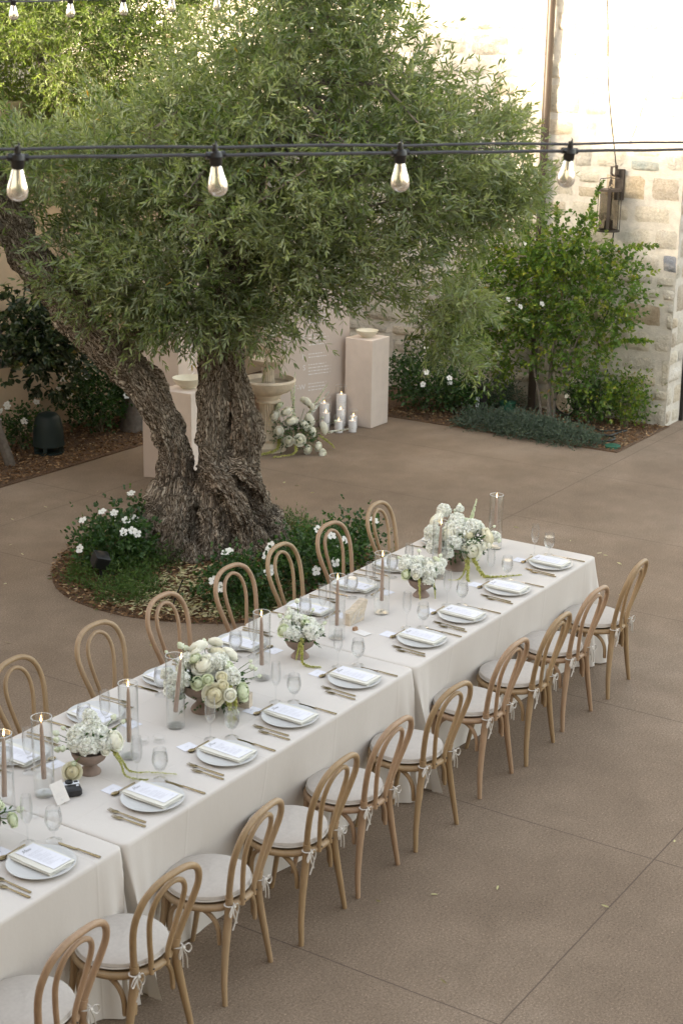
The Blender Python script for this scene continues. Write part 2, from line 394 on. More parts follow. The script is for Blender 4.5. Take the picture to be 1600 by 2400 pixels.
def sprigs(P0, D0, Ls, npair, leafL, leafW, ang=.75, gravity=.25, rng=RNG, tintbase=None, tv=.35, shape='lance', droop=.12):
    """leafy shoots: P0 base, D0 direction, Ls length. returns leaf V,F,tint and stem V,F"""
    N = len(P0); D0 = nrm(D0)
    e1 = nrm(np.cross(D0, rng.normal(size=(N, 3)))); e2 = np.cross(D0, e1)
    Ls = np.broadcast_to(Ls, (N,))
    if tintbase is None: tintbase = rng.random(N)
    bs, ds, ts, ll = [], [], [], []
    bend = rng.normal(size=(N, 3)) * .18
    def pos(tt): return P0 + D0 * (Ls * tt)[:, None] + (bend - np.array([0, 0, gravity])) * (Ls * tt * tt)[:, None]
    for k in range(npair):
        tt = (k + .8) / npair; pk = pos(tt); dk = nrm(D0 + (bend - np.array([0, 0, gravity])) * 2 * tt)
        ca = k * pi / 2 + rng.random(N) * .8
        for sgn in (1, -1):
            rad_ = e1 * np.cos(ca)[:, None] * sgn + e2 * np.sin(ca)[:, None] * sgn
            a_ = ang * (1.05 - .5 * tt) + rng.normal(size=N) * .18
            bs.append(pk); ds.append(dk * np.cos(a_)[:, None] + rad_ * np.sin(a_)[:, None])
            ts.append(np.clip(tintbase * (1 - tv) + rng.random(N) * tv, 0, 1)); ll.append(leafL * (rng.random(N) * .5 + .7) * (1.1 - .35 * tt))
    bs.append(pos(1.0)); ds.append(D0 + bend * 2); ts.append(tintbase); ll.append(np.full(N, leafL * .8))
    base = np.concatenate(bs); d = np.concatenate(ds); tn_ = np.concatenate(ts); l_ = np.concatenate(ll)
    V, F, T = leaves(base, d, l_, l_ / leafL * leafW, droop, shape, tn_, rng=rng)
    # stems as thin three-sided tubes
    ring = []
    for tt in (0, .5, 1.0):
        c = pos(tt)
        for k in range(3):
            a_ = k * 2 * pi / 3; ring.append(c + (e1 * cos(a_) + e2 * sin(a_)) * .0016 * (1.3 - tt))
    SV = np.stack(ring, 1).reshape(-1, 3); i = np.arange(N)[:, None] * 9; fs = []
    for q in range(2):
        for k in range(3): fs.append(i + np.array([q * 3 + k, q * 3 + (k + 1) % 3, q * 3 + 3 + (k + 1) % 3, q * 3 + 3 + k]))
    return V, F, T, SV, np.concatenate(fs)
def randdir(n, rng=RNG): return nrm(rng.normal(size=(n, 3)))
def bez(pts, n=12):
    """Catmull-Rom through points"""
    P = [Vector(p) for p in pts]; P = [P[0] * 2 - P[1]] + P + [P[-1] * 2 - P[-2]]; out = []
    for i in range(1, len(P) - 2):
        for k in range(n):
            tt = k / n; a_, b, c, d = P[i - 1], P[i], P[i + 1], P[i + 2]
            out.append(.5 * ((2 * b) + (c - a_) * tt + (2 * a_ - 5 * b + 4 * c - d) * tt * tt + (3 * b - a_ - 3 * c + d) * tt ** 3))
    out.append(P[-2]); return out

# ================================================================== SETTING
def grid_sheet(name, x0, x1, y0, y1, z, mat):
    return MB().add([(x0, y0, z), (x1, y0, z), (x1, y1, z), (x0, y1, z)], [(0, 1, 2, 3)]).build(name, mat, smooth=False)
struct(grid_sheet('ground', -80, 80, -80, 80, 0, 'patio_concrete'))
def poly_sheet(name, pts, z, mat, h=.012):
    n = len(pts); vs_ = [(x, y, z) for x, y in pts] + [(x, y, z - h) for x, y in pts]
    fs = [tuple(range(n))] + [(i, i + n, (i + 1) % n + n, (i + 1) % n) for i in range(n)]
    o = MB().add(vs_, fs).build(name, mat, smooth=False); struct(o); return o
RC, RR = (.1, 3.35), 1.31
ringpts = [(RC[0] + RR * cos(a) * (1 + .015 * sin(3 * a)), RC[1] + RR * sin(a) * (1 + .02 * sin(2 * a + 1))) for a in np.linspace(0, 2 * pi, 64, endpoint=False)]
poly_sheet('tree_bed', ringpts, .006, 'mulch')
poly_sheet('wall_bed', [(5.57, 2.21), (7.05, 2.21), (7.05, 9), (5.57, 9)], .012, 'mulch')
poly_sheet('side_bed', [(-4, 6.45), (5.56, 6.45), (5.56, 7.75), (-4, 7.75)], .012, 'mulch')

def chips(name, n, inside, seedv, z=.014, big=.045):
    rng = np.random.default_rng(seedv); P = inside(rng, n); n = len(P)
    a = rng.random(n) * 2 * pi; d = np.stack([np.cos(a), np.sin(a), rng.normal(size=n) * .25], 1)
    base = np.stack([P[:, 0], P[:, 1], z + rng.random(n) * .02], 1)
    V, F, T = leaves(base, d, rng.random(n) * big + .015, rng.random(n) * .012 + .006, .05, tint=rng.random(n), rng=rng)
    o = link(name, fast(name, V, F, 'mulch_chip', T)); return o
def in_ring(rng, n, k=1.0):
    a = rng.random(n) * 2 * pi; r = RR * k * np.sqrt(rng.random(n)); return np.stack([RC[0] + r * np.cos(a), RC[1] + r * np.sin(a)], 1)
def in_rect(x0, x1, y0, y1): return lambda rng, n: np.stack([x0 + rng.random(n) * (x1 - x0), y0 + rng.random(n) * (y1 - y0)], 1)
tag(chips('mulch_chips', 14000, lambda r, n: in_ring(r, n, 1.01), 1), 'reddish brown bark chips spread around the foot of the big olive tree', 'mulch', kind='stuff')
tag(chips('mulch_chips', 5000, in_rect(5.58, 7.0, 2.23, 5.2), 2), 'brown bark chips in the bed at the foot of the stone wall', 'mulch', kind='stuff')
tag(chips('mulch_chips', 6000, in_rect(.2, 4.5, 6.47, 7.6), 3), 'dark brown bark chips in the shaded bed along the stucco wall', 'mulch', kind='stuff')
# olive leaf litter
def litter(name, P, seedv, L=.05, z=.004):
    rng = np.random.default_rng(seedv); n = len(P); a = rng.random(n) * 2 * pi
    d = np.stack([np.cos(a), np.sin(a), rng.normal(size=n) * .12], 1); base = np.stack([P[:, 0], P[:, 1], np.full(n, z) + rng.random(n) * .01], 1)
    V, F, T = leaves(base, d, L * (rng.random(n) * .6 + .6), .011, .0, tint=rng.random(n), rng=rng); return link(name, fast(name, V, F, 'litter', T))
r_ = np.random.default_rng(5); q = in_ring(r_, 6500, .99); q = q[np.hypot(q[:, 0] + .55, q[:, 1] - 2.85) < .62 + r_.normal(size=len(q)) * .16]
tag(litter('fallen_leaves', q, 6, L=.06, z=.04), 'dry yellow olive leaves littering the near edge of the round tree bed', 'leaves', kind='stuff')
q = np.stack([r_.random(170) * 7 - 4.5, r_.random(170) * 5.5 + .2], 1); q2 = np.stack([r_.random(12) * 7 - 4.5, -r_.random(12) * 1.9 - .4], 1)
tag(litter('fallen_leaves', np.concatenate([q, q2]), 8, z=.004), 'few slender fallen olive leaves scattered over the brown patio', 'leaves', kind='stuff')

# ------------------------------------------------------------------ stone wall (real blocks)
def stone_wall(name, label, origin, axis_u, normal, ulen, zlen, seedv, special=()):
    rng = random.Random(seedv); U = Vector(axis_u); Nn = Vector(normal); O = Vector(origin)
    stones = []; z = 0
    while z < zlen:
        h = rng.choice([.15, .2, .24, .28, .33, .38]); u = -rng.random() * .3
        while u < ulen:
            w = rng.uniform(.18, .55) * (1.1 if h > .22 else .85)
            if h > .3 and rng.random() < .45:
                k = rng.uniform(.4, .6); stones.append((u, z, w, h * k)); stones.append((u, z + h * k, w, h * (1 - k)))
            else: stones.append((u, z, w, h))
            u += w
        z += h
    pal = [(.62, .58, .49), (.60, .57, .49), (.67, .64, .56), (.55, .48, .37), (.61, .54, .43), (.54, .52, .47), (.65, .62, .56), (.52, .46, .38)]
    V, F, C = [], [], []
    nu, nz = 7, 6; g = .016
    for (u, zz, w, h) in stones:
        u0, u1 = max(u + g, 0), min(u + w - g, ulen); z0, z1 = zz + g, min(zz + h - g, zlen)
        if u1 - u0 < .05 or z1 - z0 < .04: continue
        c = rng.choice(pal); 
        if rng.random() < .012: c = rng.choice([(.34, .22, .17), (.30, .29, .29), (.36, .25, .15)])
        for (su, sz, sc) in special:
            if u0 <= su <= u1 and z0 <= sz <= z1: c = sc
        k = rng.uniform(.9, 1.08); c = tuple(x * k for x in c); dep = rng.uniform(.006, .030)
        b = len(V); sk = [rng.uniform(-.02, .02) for _ in range(4)]
        for iz in range(nz):
            for iu in range(nu):
                fu, fz = iu / (nu - 1), iz / (nz - 1)
                uu = u0 + (u1 - u0) * fu + (sk[0] * (1 - fz) + sk[1] * fz) * (1 - abs(2 * fu - 1)) * .5
                zz_ = z0 + (z1 - z0) * fz + (sk[2] * (1 - fu) + sk[3] * fu) * (1 - abs(2 * fz - 1)) * .5
                e = min(fu, 1 - fu) * (u1 - u0); e2 = min(fz, 1 - fz) * (z1 - z0); ed = min(e, e2)
                p0 = O + U * uu + Vector((0, 0, zz_))
                if iu in (0, nu - 1) or iz in (0, nz - 1):
                    jx = noise.noise(p0 * 9) * .012; p0 = p0 + U * jx + Vector((0, 0, noise.noise(p0 * 9 + Vector((3, 7, 1))) * .010)); dd = -.012
                else: dd = dep + noise.noise(p0 * 7) * .016 + noise.noise(p0 * 19) * .006
                V.append(p0 + Nn * dd); C.append(c)
        for iz in range(nz - 1):
            for iu in range(nu - 1):
                i0 = b + iz * nu + iu; F.append((i0, i0 + 1, i0 + nu + 1, i0 + nu))
    me = bpy.data.meshes.new('stone'); me.from_pydata([tuple(v) for v in V], [], F); me.materials.append(MT['stone_block'])
    ca = me.attributes.new('stonecol', 'FLOAT_COLOR', 'POINT'); ca.data.foreach_set('color', np.array([(*c, 1) for c in C], dtype=np.float32).ravel())
    me.polygons.foreach_set('use_smooth', [True] * len(F)); me.update()
    return me
def mortar_slab(O, U, Nn, ulen, zlen, thick=.3):
    O, U, Nn = Vector(O), Vector(U), Vector(Nn); m_ = MB(); nu, nz = int(ulen / .08), int(zlen / .08); vs_, fs = [], []
    for iz in range(nz + 1):
        for iu in range(nu + 1):
            p0 = O + U * (ulen * iu / nu) + Vector((0, 0, zlen * iz / nz)); vs_.append(p0 + Nn * (noise.noise(p0 * 5) * .008))
    for iz in range(nz):
        for iu in range(nu): i0 = iz * (nu + 1) + iu; fs.append((i0, i0 + 1, i0 + nu + 2, i0 + nu + 1))
    return m_.add(vs_, fs)
WX = 7.0
sw = thing('stone_wall', 'tall rubble wall of pale cream limestone blocks, sunlit along its upper part', 'wall')
# front face normal -x; u runs along +y from the corner at y=2.25
spec = [(.16, 1.93, (.25, .27, .31)), (.42, 1.38, (.42, .27, .21)), (.42, 1.16, (.40, .32, .23)), (.34, 2.92, (.38, .43, .41)), (.55, 4.4, (.52, .40, .32)), (1.25, .55, (.34, .34, .34)), (2.3, 1.7, (.44, .30, .25)), (.9, 2.6, (.56, .46, .32)), (2.6, 4.6, (.48, .40, .33))]
me = stone_wall('s', '', (WX, 2.25, 0), (0, 1, 0), (-1, 0, 0), 9.0, 6.4, 11, spec); o = link('stone_face', me, sw)
me.flip_normals()
mm = mortar_slab((WX, 2.25, 0), (0, 1, 0), (-1, 0, 0), 9.0, 6.4); mm.f = [tuple(reversed(f)) for f in mm.f]
mm.box((WX + .16, 2.25 + 4.5, 3.2), (.29, 8.9, 6.4)); mm.build('mortar', 'mortar', sw)
me = stone_wall('s', '', (WX, 2.25, 0), (1, 0, 0), (0, -1, 0), .42, 6.4, 21, []); link('stone_return', me, sw)
mortar_slab((WX, 2.25, 0), (1, 0, 0), (0, -1, 0), .42, 6.4).build('mortar_return', 'mortar', sw)
dr = thing('door', 'black framed door just past the corner of the stone wall', 'door', (7.42, 2.27, 0))
MB().box((.04, .0, 1.15), (.08, .12, 2.3), 0, 0, .008).box((1.1, 0, 1.15), (.08, .12, 2.3), 0, 0, .008).box((.57, 0, 2.35), (1.14, .12, .10), 0, 0, .008).build('door_frame', 'door_black', dr)
MB().box((.57, .02, 1.14), (.96, .05, 2.26), 0, 0, .008).build('door_leaf', 'door_black', dr)
bw = MB().box((9.9, 2.46, 3.2), (2.6, .3, 6.4)).box((8.0, 2.46, 4.42), (1.2, .3, 3.96)).build('stucco_wall', 'stucco', smooth=False)
tag(bw, 'stucco wall around and above the black door, past the stone corner', 'wall')
# left stucco wall
stw = MB().box((1.4, 7.9, 1.75), (11.1, .3, 3.5), 0, 0, .02).build('stucco_wall', 'stucco', smooth=False)
tag(stw, 'peach coloured stucco wall behind the shaded flower bed left of the olive tree', 'wall')
# building the photograph is taken from: unseen, roofline and lower wing shaped to place its shade
bd = thing('building', 'unseen cream stucco building behind the balcony the courtyard is seen from', 'building')
BX, BH = -11.0, 7.22
wl = MB().box((BX - 2.5, -2.0, BH / 2), (5, 28, BH)).box((BX - 2.5, 15.5, 3.2), (5, 7.0, 6.4)).build('wall', 'stucco', bd, smooth=False)
rf = MB().box((BX - 2.4, -2.0, BH + .08), (5.5, 28.6, .14)).box((BX - 2.4, 15.7, 6.48), (5.5, 6.6, .14)).build('roof', 'bronze', bd, smooth=False)
for k in range(6):
    w_ = MB().box((0, 0, 0), (.08, 1.3, 1.9)).build('window', 'door_black', bd, smooth=False); w_.location = (BX + .02, -12 + k * 5.2, 5.0)

# tall tree beside the building behind the camera, casting the blotchy shade on the sunlit stones
bt = thing('courtyard_tree', 'tall slim tree beside the balcony building, outside the frame', 'tree', (-10.0, 11.5, 0))
MB().tube(bez([(0, 0, 0), (.05, .02, 2.2), (-.03, 0, 4.4), (0, 0, 6.9)], 5), [.13 - .006 * k for k in range(16)], 8).build('trunk', 'bronze', bt)
rb = np.random.default_rng(13); P0 = []
for k in range(26):
    d = randdir(1, rb)[0]; c = np.array([0, 0, 6.82]) + d * np.array([.8, .62, 1.05]) * rb.uniform(.3, 1); P0.append(c + randdir(26, rb) * rb.uniform(.05, .24, (26, 1)))
P0 = np.concatenate(P0); V, F, T, SV, SF = sprigs(P0, randdir(len(P0), rb), .22, 4, .10, .04, .9, .1, rb, shape='oval'); link('crown', fast('crown', V, F, 'shrub_leaf', T), bt)

# ------------------------------------------------------------------ pole, cables, lantern
pl = MB().tube([(6.89, 3.88, 0), (6.89, 3.88, 5.9)], .047, 20).lathe([(.09, .02), (.09, .035), (.05, .04), (.05, .05)], 16, (6.89, 3.88, 0)).build('lighting_pole', 'pole_paint')
pl.name = 'light_pole'; tag(pl, 'tall slim bronze pole standing in the bed close to the stone wall', 'pole')
LY, LX = 2.99, 6.76
ln = thing('wall_lantern', 'bronze cylindrical wall lantern with clear glass and three candle bulbs', 'lantern', (LX, LY, 2.17))
MB().box((.20, -.02, .50), (.035, .11, .34), 0, 0, .006).build('wall_plate', 'bronze', ln)
a_ = MB().tube([(.19, 0, .60), (.07, 0, .60), (.02, 0, .62), (0, 0, .66)], .010, 8).tube([(.14, -.0, .70), (.0, 0, .70)], .008, 6).box((.13, 0, .655), (.024, .024, .12)).box((0, 0, .665), (.022, .022, .085))
a_.tube([(.018 * cos(a), 0, .605 + .022 * sin(a)) for a in np.linspace(0, 2 * pi, 14, endpoint=False)], .0045, 6, True); a_.build('arm', 'bronze', ln)
R0 = .122
c_ = MB().lathe([(R0 - .012, 0), (R0 + .003, 0), (R0 + .003, .022), (R0 - .012, .022), (R0 - .012, 0)], 32, cap=False).lathe([(.001, .002), (R0 - .012, .002), (R0 - .012, .008), (.001, .008)], 32, cap=False)
c_.lathe([(R0 - .02, .44), (R0 + .003, .44), (R0 + .003, .462), (R0 - .02, .466), (.02, .47), (.001, .47)], 32, cap=False)
for k in range(4):
    a = k * pi / 2 + .35; x, y = (R0 + .003) * cos(a), (R0 + .003) * sin(a)
    c_.box((x, y, .235), (.007, .036, .47), 0, a)
    c_.tube([(x + .019 * cos(b) * -sin(a), y + .019 * cos(b) * cos(a), .492 + .021 * sin(b)) for b in np.linspace(0, 2 * pi, 12, endpoint=False)], .004, 6, True)
    c_.box((x * .96, y * .96, .530), (.006, .022, .05), 0, a)
    c_.tube([(x * .95, y * .95, .555), (x * .90, y * .90, .572), (0, 0, .585)], .0055, 6)
c_.build('cage', 'bronze', ln)
MB().lathe([(R0 - .014, .02), (R0 - .014, .44)], 32, cap=False).build('glass', 'smoky_glass', ln)
for k in range(3):
    a = k * 2 * pi / 3 + .5; x, y = .034 * cos(a), .034 * sin(a)
    s_ = MB().lathe([(.016, .03), (.016, .125), (.010, .128)], 12, (x, y, 0)).build('candle_sleeve', 'bronze', ln)
    MB().lathe([(.006, .126), (.014, .15), (.012, .175), (.004, .20), (.001, .205)], 12, (x, y, 0)).build('bulb', 'bulb_glass', s_)
MB().lathe([(.001, .01), (.02, .012), (.02, .03), (.004, .035), (.003, .30), (.001, .30)], 10).build('stem', 'bronze', ln)
pc = MB().tube(bez([(WX - .05, LY + .03, 2.86), (6.50, 2.97, 3.7), (6.30, 2.94, 4.4), (6.0, 2.92, 5.6)], 8), .0065, 6).build('power_cable', 'black_metal')
tag(pc, 'thin black cable rising from the wall lantern out of the top of the photo', 'cable')
q = [(WX - .055, 3.0, 2.15), (WX - .045, 3.02, 1.7), (WX - .05, 3.0, 1.3), (WX - .06, 3.06, 1.1), (WX - .05, 3.12, .6), (WX - .06, 3.15, .12), (WX - .2, 3.1, .03), (WX - .55, 2.9, .03)]
tag(MB().tube(bez(q, 8), .008, 6).build('wall_cable', 'black_metal'), 'black cable running down the stone wall below the lantern to the bed', 'cable')
# garden hose coil
hz = []
for k in range(60):
    a = k / 60 * 2 * pi * 2.6; hz.append((6.72 + .06 * sin(a * .5), 3.36 + .15 * cos(a), .19 + .15 * sin(a)))
hz += [(6.6, 3.3, .03), (6.45, 3.0, .025), (6.3, 2.7, .025), (6.5, 2.5, .025)]
for k in range(30):
    a = k / 30 * 2 * pi * 1.5; hz.append((5.95 + .14 * cos(a), 2.55 + .13 * sin(a), .03 + .0006 * k))
tag(MB().tube(hz, .011, 7).build('garden_hose', 'hose'), 'black irrigation hose looped against the foot of the stone wall', 'hose')
vb = thing('valve_box', 'small green plastic valve canister in the bed left of the shrub', 'box', (6.55, 4.02, 0))
MB().lathe([(.085, 0), (.095, .12), (.10, .12), (.10, .14), (.09, .145), (.001, .15)], 20).build('body', 'box_green', vb)
vc = MB().lathe([(.085, 0), (.085, .025), (.075, .03), (.001, .03)], 24, (5.72, 2.33, .012)).build('valve_cover', 'box_green'); tag(vc, 'flat round green valve cover near the front corner of the wall bed', 'cover')
pt = thing('junction_post', 'short black junction post with a white tag, left of the green canister', 'post', (6.25, 4.18, 0))
MB().box((0, 0, .17), (.10, .09, .34), 0, .3, .01).box((-.03, .05, .36), (.16, .10, .035), 0, .3, .006).build('post', 'black_metal', pt)
MB().box((-.075, .04, .18), (.008, .04, .12), 0, .3).build('tag', 'white_plastic', pt)

# ------------------------------------------------------------------ string lights
def bulbset(parent, p, sc=1.0):
    s_ = MB().lathe([(.001, .044), (.007, .044), (.009, .034), (.009, .024), (.018, .021), (.021, .008), (.018, .003), (.0175, -.010), (.014, -.017), (.001, -.018)], 16)
    s_.tube([(-.028, 0, .014), (.028, 0, .014)], .010, 8).tube([(0, 0, .040), (.005, 0, .048), (0, 0, .056), (-.005, 0, .048)], .003, 6)
    so_ = s_.build('socket', 'black_plastic', parent); so_.location = p
    b_ = MB().lathe([(.013, -.012), (.0155, -.022), (.020, -.040), (.0255, -.058), (.028, -.072), (.0265, -.084), (.020, -.093), (.010, -.098), (.001, -.099)], 20, cap=False).build('bulb', 'bulb_glass', so_)
    f_ = MB().lathe([(.001, -.045), (.004, -.042), (.005, -.025), (.004, -.012)], 8).build('filament', 'white_plastic', so_)
    return so_
n1_ = thing('string_light', 'near festoon string of clear bulbs on a doubled black cable across the upper frame', 'string lights', (0, 0, 0))
A = Vector((-6.382, -1.037, 3.745)); B_ = Vector((-4.836, -1.878, 3.734)); dstep = (B_ - A) / 3
pts = [A + dstep * k + Vector((0, 0, .004 * abs(sin(k * pi)))) for k in np.arange(-6, 10, .25)]
MB().tube([(p.x, p.y, p.z + .013 - .004 * (1 - abs(cos(i * pi / 4)))) for i, p in enumerate(pts)], .0048, 8).build('cable', 'cable_grey', n1_)
MB().tube([(p.x, p.y, p.z + .034) for i, p in enumerate(pts)], .0042, 8).build('support_wire', 'cable_grey', n1_)
for k in range(4):
    o_ = bulbset(n1_, A + dstep * (0, .955, 1.96, 3)[k]); o_.rotation_euler = (radians([2, -3, 1, 3][k]), radians([2, -3, -2, 3][k]), -.5)
n2_ = thing('string_light', 'far festoon string of clear bulbs crossing in front of the tree top', 'string lights', (0, 0, 0))
F0 = [(-2.521, 2.757, 4.273), (-2.004, 2.79, 4.300), (-1.492, 2.81, 4.325), (-.986, 2.83, 4.362), (-.484, 2.84, 4.384), (.824, 2.75, 4.440)]
pts = bez([(-4.5, 2.70, 4.20)] + F0 + [(3.0, 2.6, 4.70), (6.6, 2.5, 5.25)], 6)
MB().tube([(p.x, p.y, p.z + .013) for p in pts], .0050, 6).build('cable', 'cable_grey', n2_)
MB().tube([(p.x, p.y, p.z + .034 + .012 * sin(i)) for i, p in enumerate(pts)], .0032, 6).build('support_wire', 'cable_grey', n2_)
for p_ in F0: bulbset(n2_, Vector(p_) + Vector((0, 0, .008)))

# ================================================================== OLIVE TREE
TB = Vector((.45, 3.70, 0)); TU = Vector((.543, -.840, 0)); TW = Vector((.840, .543, 0))
def tw(u, w, z): return TB + TU * u + TW * w + Vector((0, 0, z))
LIMBS = [
 [((-.24, -.02, -.05), .34), ((-.27, .0, .25), .27), ((-.28, .0, .55), .190), ((-.28, .02, .85), .145), ((-.395, .02, 1.17), .145), ((-.54, .02, 1.42), .162), ((-.785, .02, 1.68), .168), ((-1.06, .0, 2.0), .180), ((-1.32, .0, 2.31), .170), ((-1.50, .0, 2.62), .150), ((-1.62, .05, 2.95), .105), ((-1.75, .1, 3.4), .08), ((-1.85, .2, 3.9), .055), ((-2.0, .2, 4.3), .03)],
 [((.08, .0, -.05), .36), ((.09, .0, .25), .27), ((.09, .0, .55), .215), ((.05, .0, .98), .140), ((.06, .0, 1.34), .135), ((.10, .02, 1.71), .125), ((.15, .05, 2.07), .128), ((.25, .08, 2.4), .11), ((.35, .1, 2.8), .09), ((.40, .15, 3.3), .07), ((.6, .2, 3.8), .045), ((.7, .2, 4.3), .03)],
 [((.34, .05, -.05), .24), ((.35, .04, .3), .17), ((.31, .03, .55), .145), ((.32, .0, .85), .118), ((.34, .0, 1.08), .115), ((.28, .0, 1.36), .100), ((.21, .0, 1.68), .090), ((.22, -.02, 2.0), .10), ((.1, -.1, 2.4), .08), ((-.1, -.2, 2.9), .06), ((-.4, -.3, 3.4), .04)],
 # knots, burls and flaring roots
 [((-.02, -.16, .80), .07), ((.12, -.22, .66), .085), ((.26, -.24, .48), .095), ((.34, -.22, .26), .10), ((.38, -.26, .02), .13)],
 [((.22, -.12, .74), .05), ((.33, -.15, .70), .065), ((.43, -.12, .58), .06), ((.46, -.05, .42), .05)],
 [((.38, -.03, 1.10), .06), ((.40, -.02, .98), .07), ((.39, 0, .86), .05)],
 [((.04, -.20, .42), .10), ((.05, -.27, .20), .115), ((.06, -.30, .0), .13)],
 [((-.20, -.15, .50), .10), ((-.24, -.26, .24), .12), ((-.30, -.34, .0), .13)],
 [((-.40, .0, .45), .07), ((-.50, -.04, .2), .10), ((-.62, -.06, -.02), .12)],
 [((.44, .0, .40), .08), ((.52, -.03, .16), .10), ((.60, -.06, -.02), .10)],
 [((-.42, -.12, .30), .07), ((-.58, -.26, .10), .08), ((-.72, -.34, -.03), .07)],
 [((.40, -.20, .22), .07), ((.56, -.30, .06), .07), ((.70, -.36, -.03), .05)],
 [((-.1, .25, .35), .12), ((-.15, .42, .0), .14)], [((.3, .25, .35), .12), ((.4, .42, .0), .14)],
 [((-.5, .1, .25), .1), ((-.66, .16, .0), .12)], [((-.1, -.3, .12), .10), ((-.12, -.42, -.03), .10)], [((.5, .1, .3), .09), ((.62, .14, .0), .12)],
 [((-.62, .02, 1.60), .07), ((-.56, -.02, 1.74), .06), ((-.60, -.02, 1.86), .05)],
]
tb = MB(); SEGS = []
for li, L in enumerate(LIMBS):
    pts = bez([tw(*p) for p, r in L], 6); n = len(pts); rs = np.interp(np.linspace(0, len(L) - 1, n), range(len(L)), [r for p, r in L])
    rs = [float(r) * (.93 if k > 12 else 1) * (1 + .14 * noise.noise(Vector((k * .35, li * 3.1, 0)))) for k, r in enumerate(rs)]
    tb.tube(pts, rs, 14); s0 = 0
    for k in range(n - 1): SEGS.append((pts[k], pts[k + 1], s0, li)); s0 += (pts[k + 1] - pts[k]).length
me0 = tb.mesh('trunk0', 'olive_bark'); o0 = link('trunk0', me0)
rm = o0.modifiers.new('r', 'REMESH'); rm.mode = 'VOXEL'; rm.voxel_size = .0125
dg = bpy.context.evaluated_depsgraph_get(); ev = o0.evaluated_get(dg); me = bpy.data.meshes.new_from_object(ev)
bpy.data.objects.remove(o0)
nv = len(me.vertices); co = np.empty(nv * 3, np.float32); me.vertices.foreach_get('co', co); co = co.reshape(-1, 3).astype(float)
no = np.empty(nv * 3, np.float32); me.vertices.foreach_get('normal', no); no = no.reshape(-1, 3).astype(float)
A_ = np.array([s[0][:] for s in SEGS]); Bn = np.array([s[1][:] for s in SEGS]); S0 = np.array([s[2] for s in SEGS])
best = np.full(nv, 1e9); bark = np.zeros((nv, 3)); AB = Bn - A_; LL = np.linalg.norm(AB, axis=1)
smn = np.zeros((nv, 3)); wsum = np.zeros(nv)
for k in range(len(SEGS)):
    t_ = np.clip(((co - A_[k]) @ AB[k]) / (LL[k] ** 2), 0, 1); cl = A_[k] + t_[:, None] * AB[k]; dv = co - cl; d_ = np.linalg.norm(dv, axis=1)
    mk = d_ < best; best[mk] = d_[mk]
    ax = AB[k] / LL[k]; per = dv - (dv @ ax)[:, None] * ax
    bark[mk, 0] = per[mk] @ np.array([.543, -.84, 0]); bark[mk, 1] = per[mk] @ np.array([.84, .543, 0]); bark[mk, 2] = (S0[k] + t_[mk] * LL[k]) + SEGS[k][3] * 7.3
bark[:, 0] *= 1.5; bark[:, 1] *= 1.5
disp = np.zeros(nv)
for i in range(nv):
    b = bark[i]; v = Vector((b[0] * 15, b[1] * 15, b[2] * 4.0)); w_ = Vector((b[0] * 38, b[1] * 38, b[2] * 10)); g = Vector(co[i]) * 3.2
    rid = 1 - abs(noise.noise(v)) * 2.2; rid2 = 1 - abs(noise.noise(w_)) * 2
    kb = max(0., min(1., (1.0 - co[i][2]) / .7)); g2 = Vector(co[i]) * 8; disp[i] = .030 * noise.noise(g) + kb * (.030 * noise.noise(g2) - .018 * max(0, 1 - abs(noise.noise(g2 * .8 + Vector((5, 2, 9)))) * 6)) + .026 * (rid - .6) * -1 - .018 * max(rid2 - .55, 0) * 2
lo = np.clip((co[:, 2]) / .3, 0, 1)
co2 = co + no * disp[:, None] * 1.25
me.vertices.foreach_set('co', co2.astype(np.float32).ravel())
at_ = me.attributes.new('bark', 'FLOAT_VECTOR', 'POINT'); at_.data.foreach_set('vector', bark.astype(np.float32).ravel())
me.materials.clear(); me.materials.append(MT['olive_bark']); me.polygons.foreach_set('use_smooth', [True] * len(me.polygons)); me.update()
olive = thing('olive_tree', 'big old olive tree with twin gnarled trunks in the round bed', 'tree')
link('trunk', me, olive)

def pip(px, py, poly):
    ins = np.zeros(len(px), bool); n = len(poly); j = n - 1
    for i in range(n):
        xi, yi = poly[i]; xj, yj = poly[j]
        ins ^= ((yi > py) != (yj > py)) & (px < (xj - xi) * (py - yi) / (yj - yi + 1e-12) + xi); j = i
    return ins
CROWN = [(-2.6, 2.75), (-2.6, 3.42), (-1.2, 3.50), (-.5, 3.62), (-.12, 4.1), (.2, 4.9), (1.0, 4.85), (1.45, 4.45), (1.68, 4.08), (2.05, 3.78), (2.45, 3.45), (2.64, 3.1), (2.60, 2.90), (2.2, 2.83), (2.02, 2.55), (2.10, 2.07), (2.05, 1.72), (1.85, 1.86), (1.62, 2.15), (1.24, 2.24), (.93, 2.16), (.75, 2.02), (.51, 1.90), (.31, 1.98), (0, 1.98), (-.24, 1.92), (-.52, 1.92), (-.71, 2.05), (-1.0, 2.24), (-1.15, 2.5), (-1.2, 2.95), (-1.6, 2.95), (-1.80, 2.45), (-2.1, 2.4)]
def dist_edge(u, z, poly):
    d = np.full(len(u), 9.)
    for i in range(len(poly)):
        a = np.array(poly[i - 1]); b = np.array(poly[i]); ab = b - a; P_ = np.stack([u, z], 1)
        t_ = np.clip(((P_ - a) @ ab) / (ab @ ab), 0, 1); d = np.minimum(d, np.linalg.norm(P_ - a - t_[:, None] * ab, axis=1))
    return d
rg = np.random.default_rng(42)
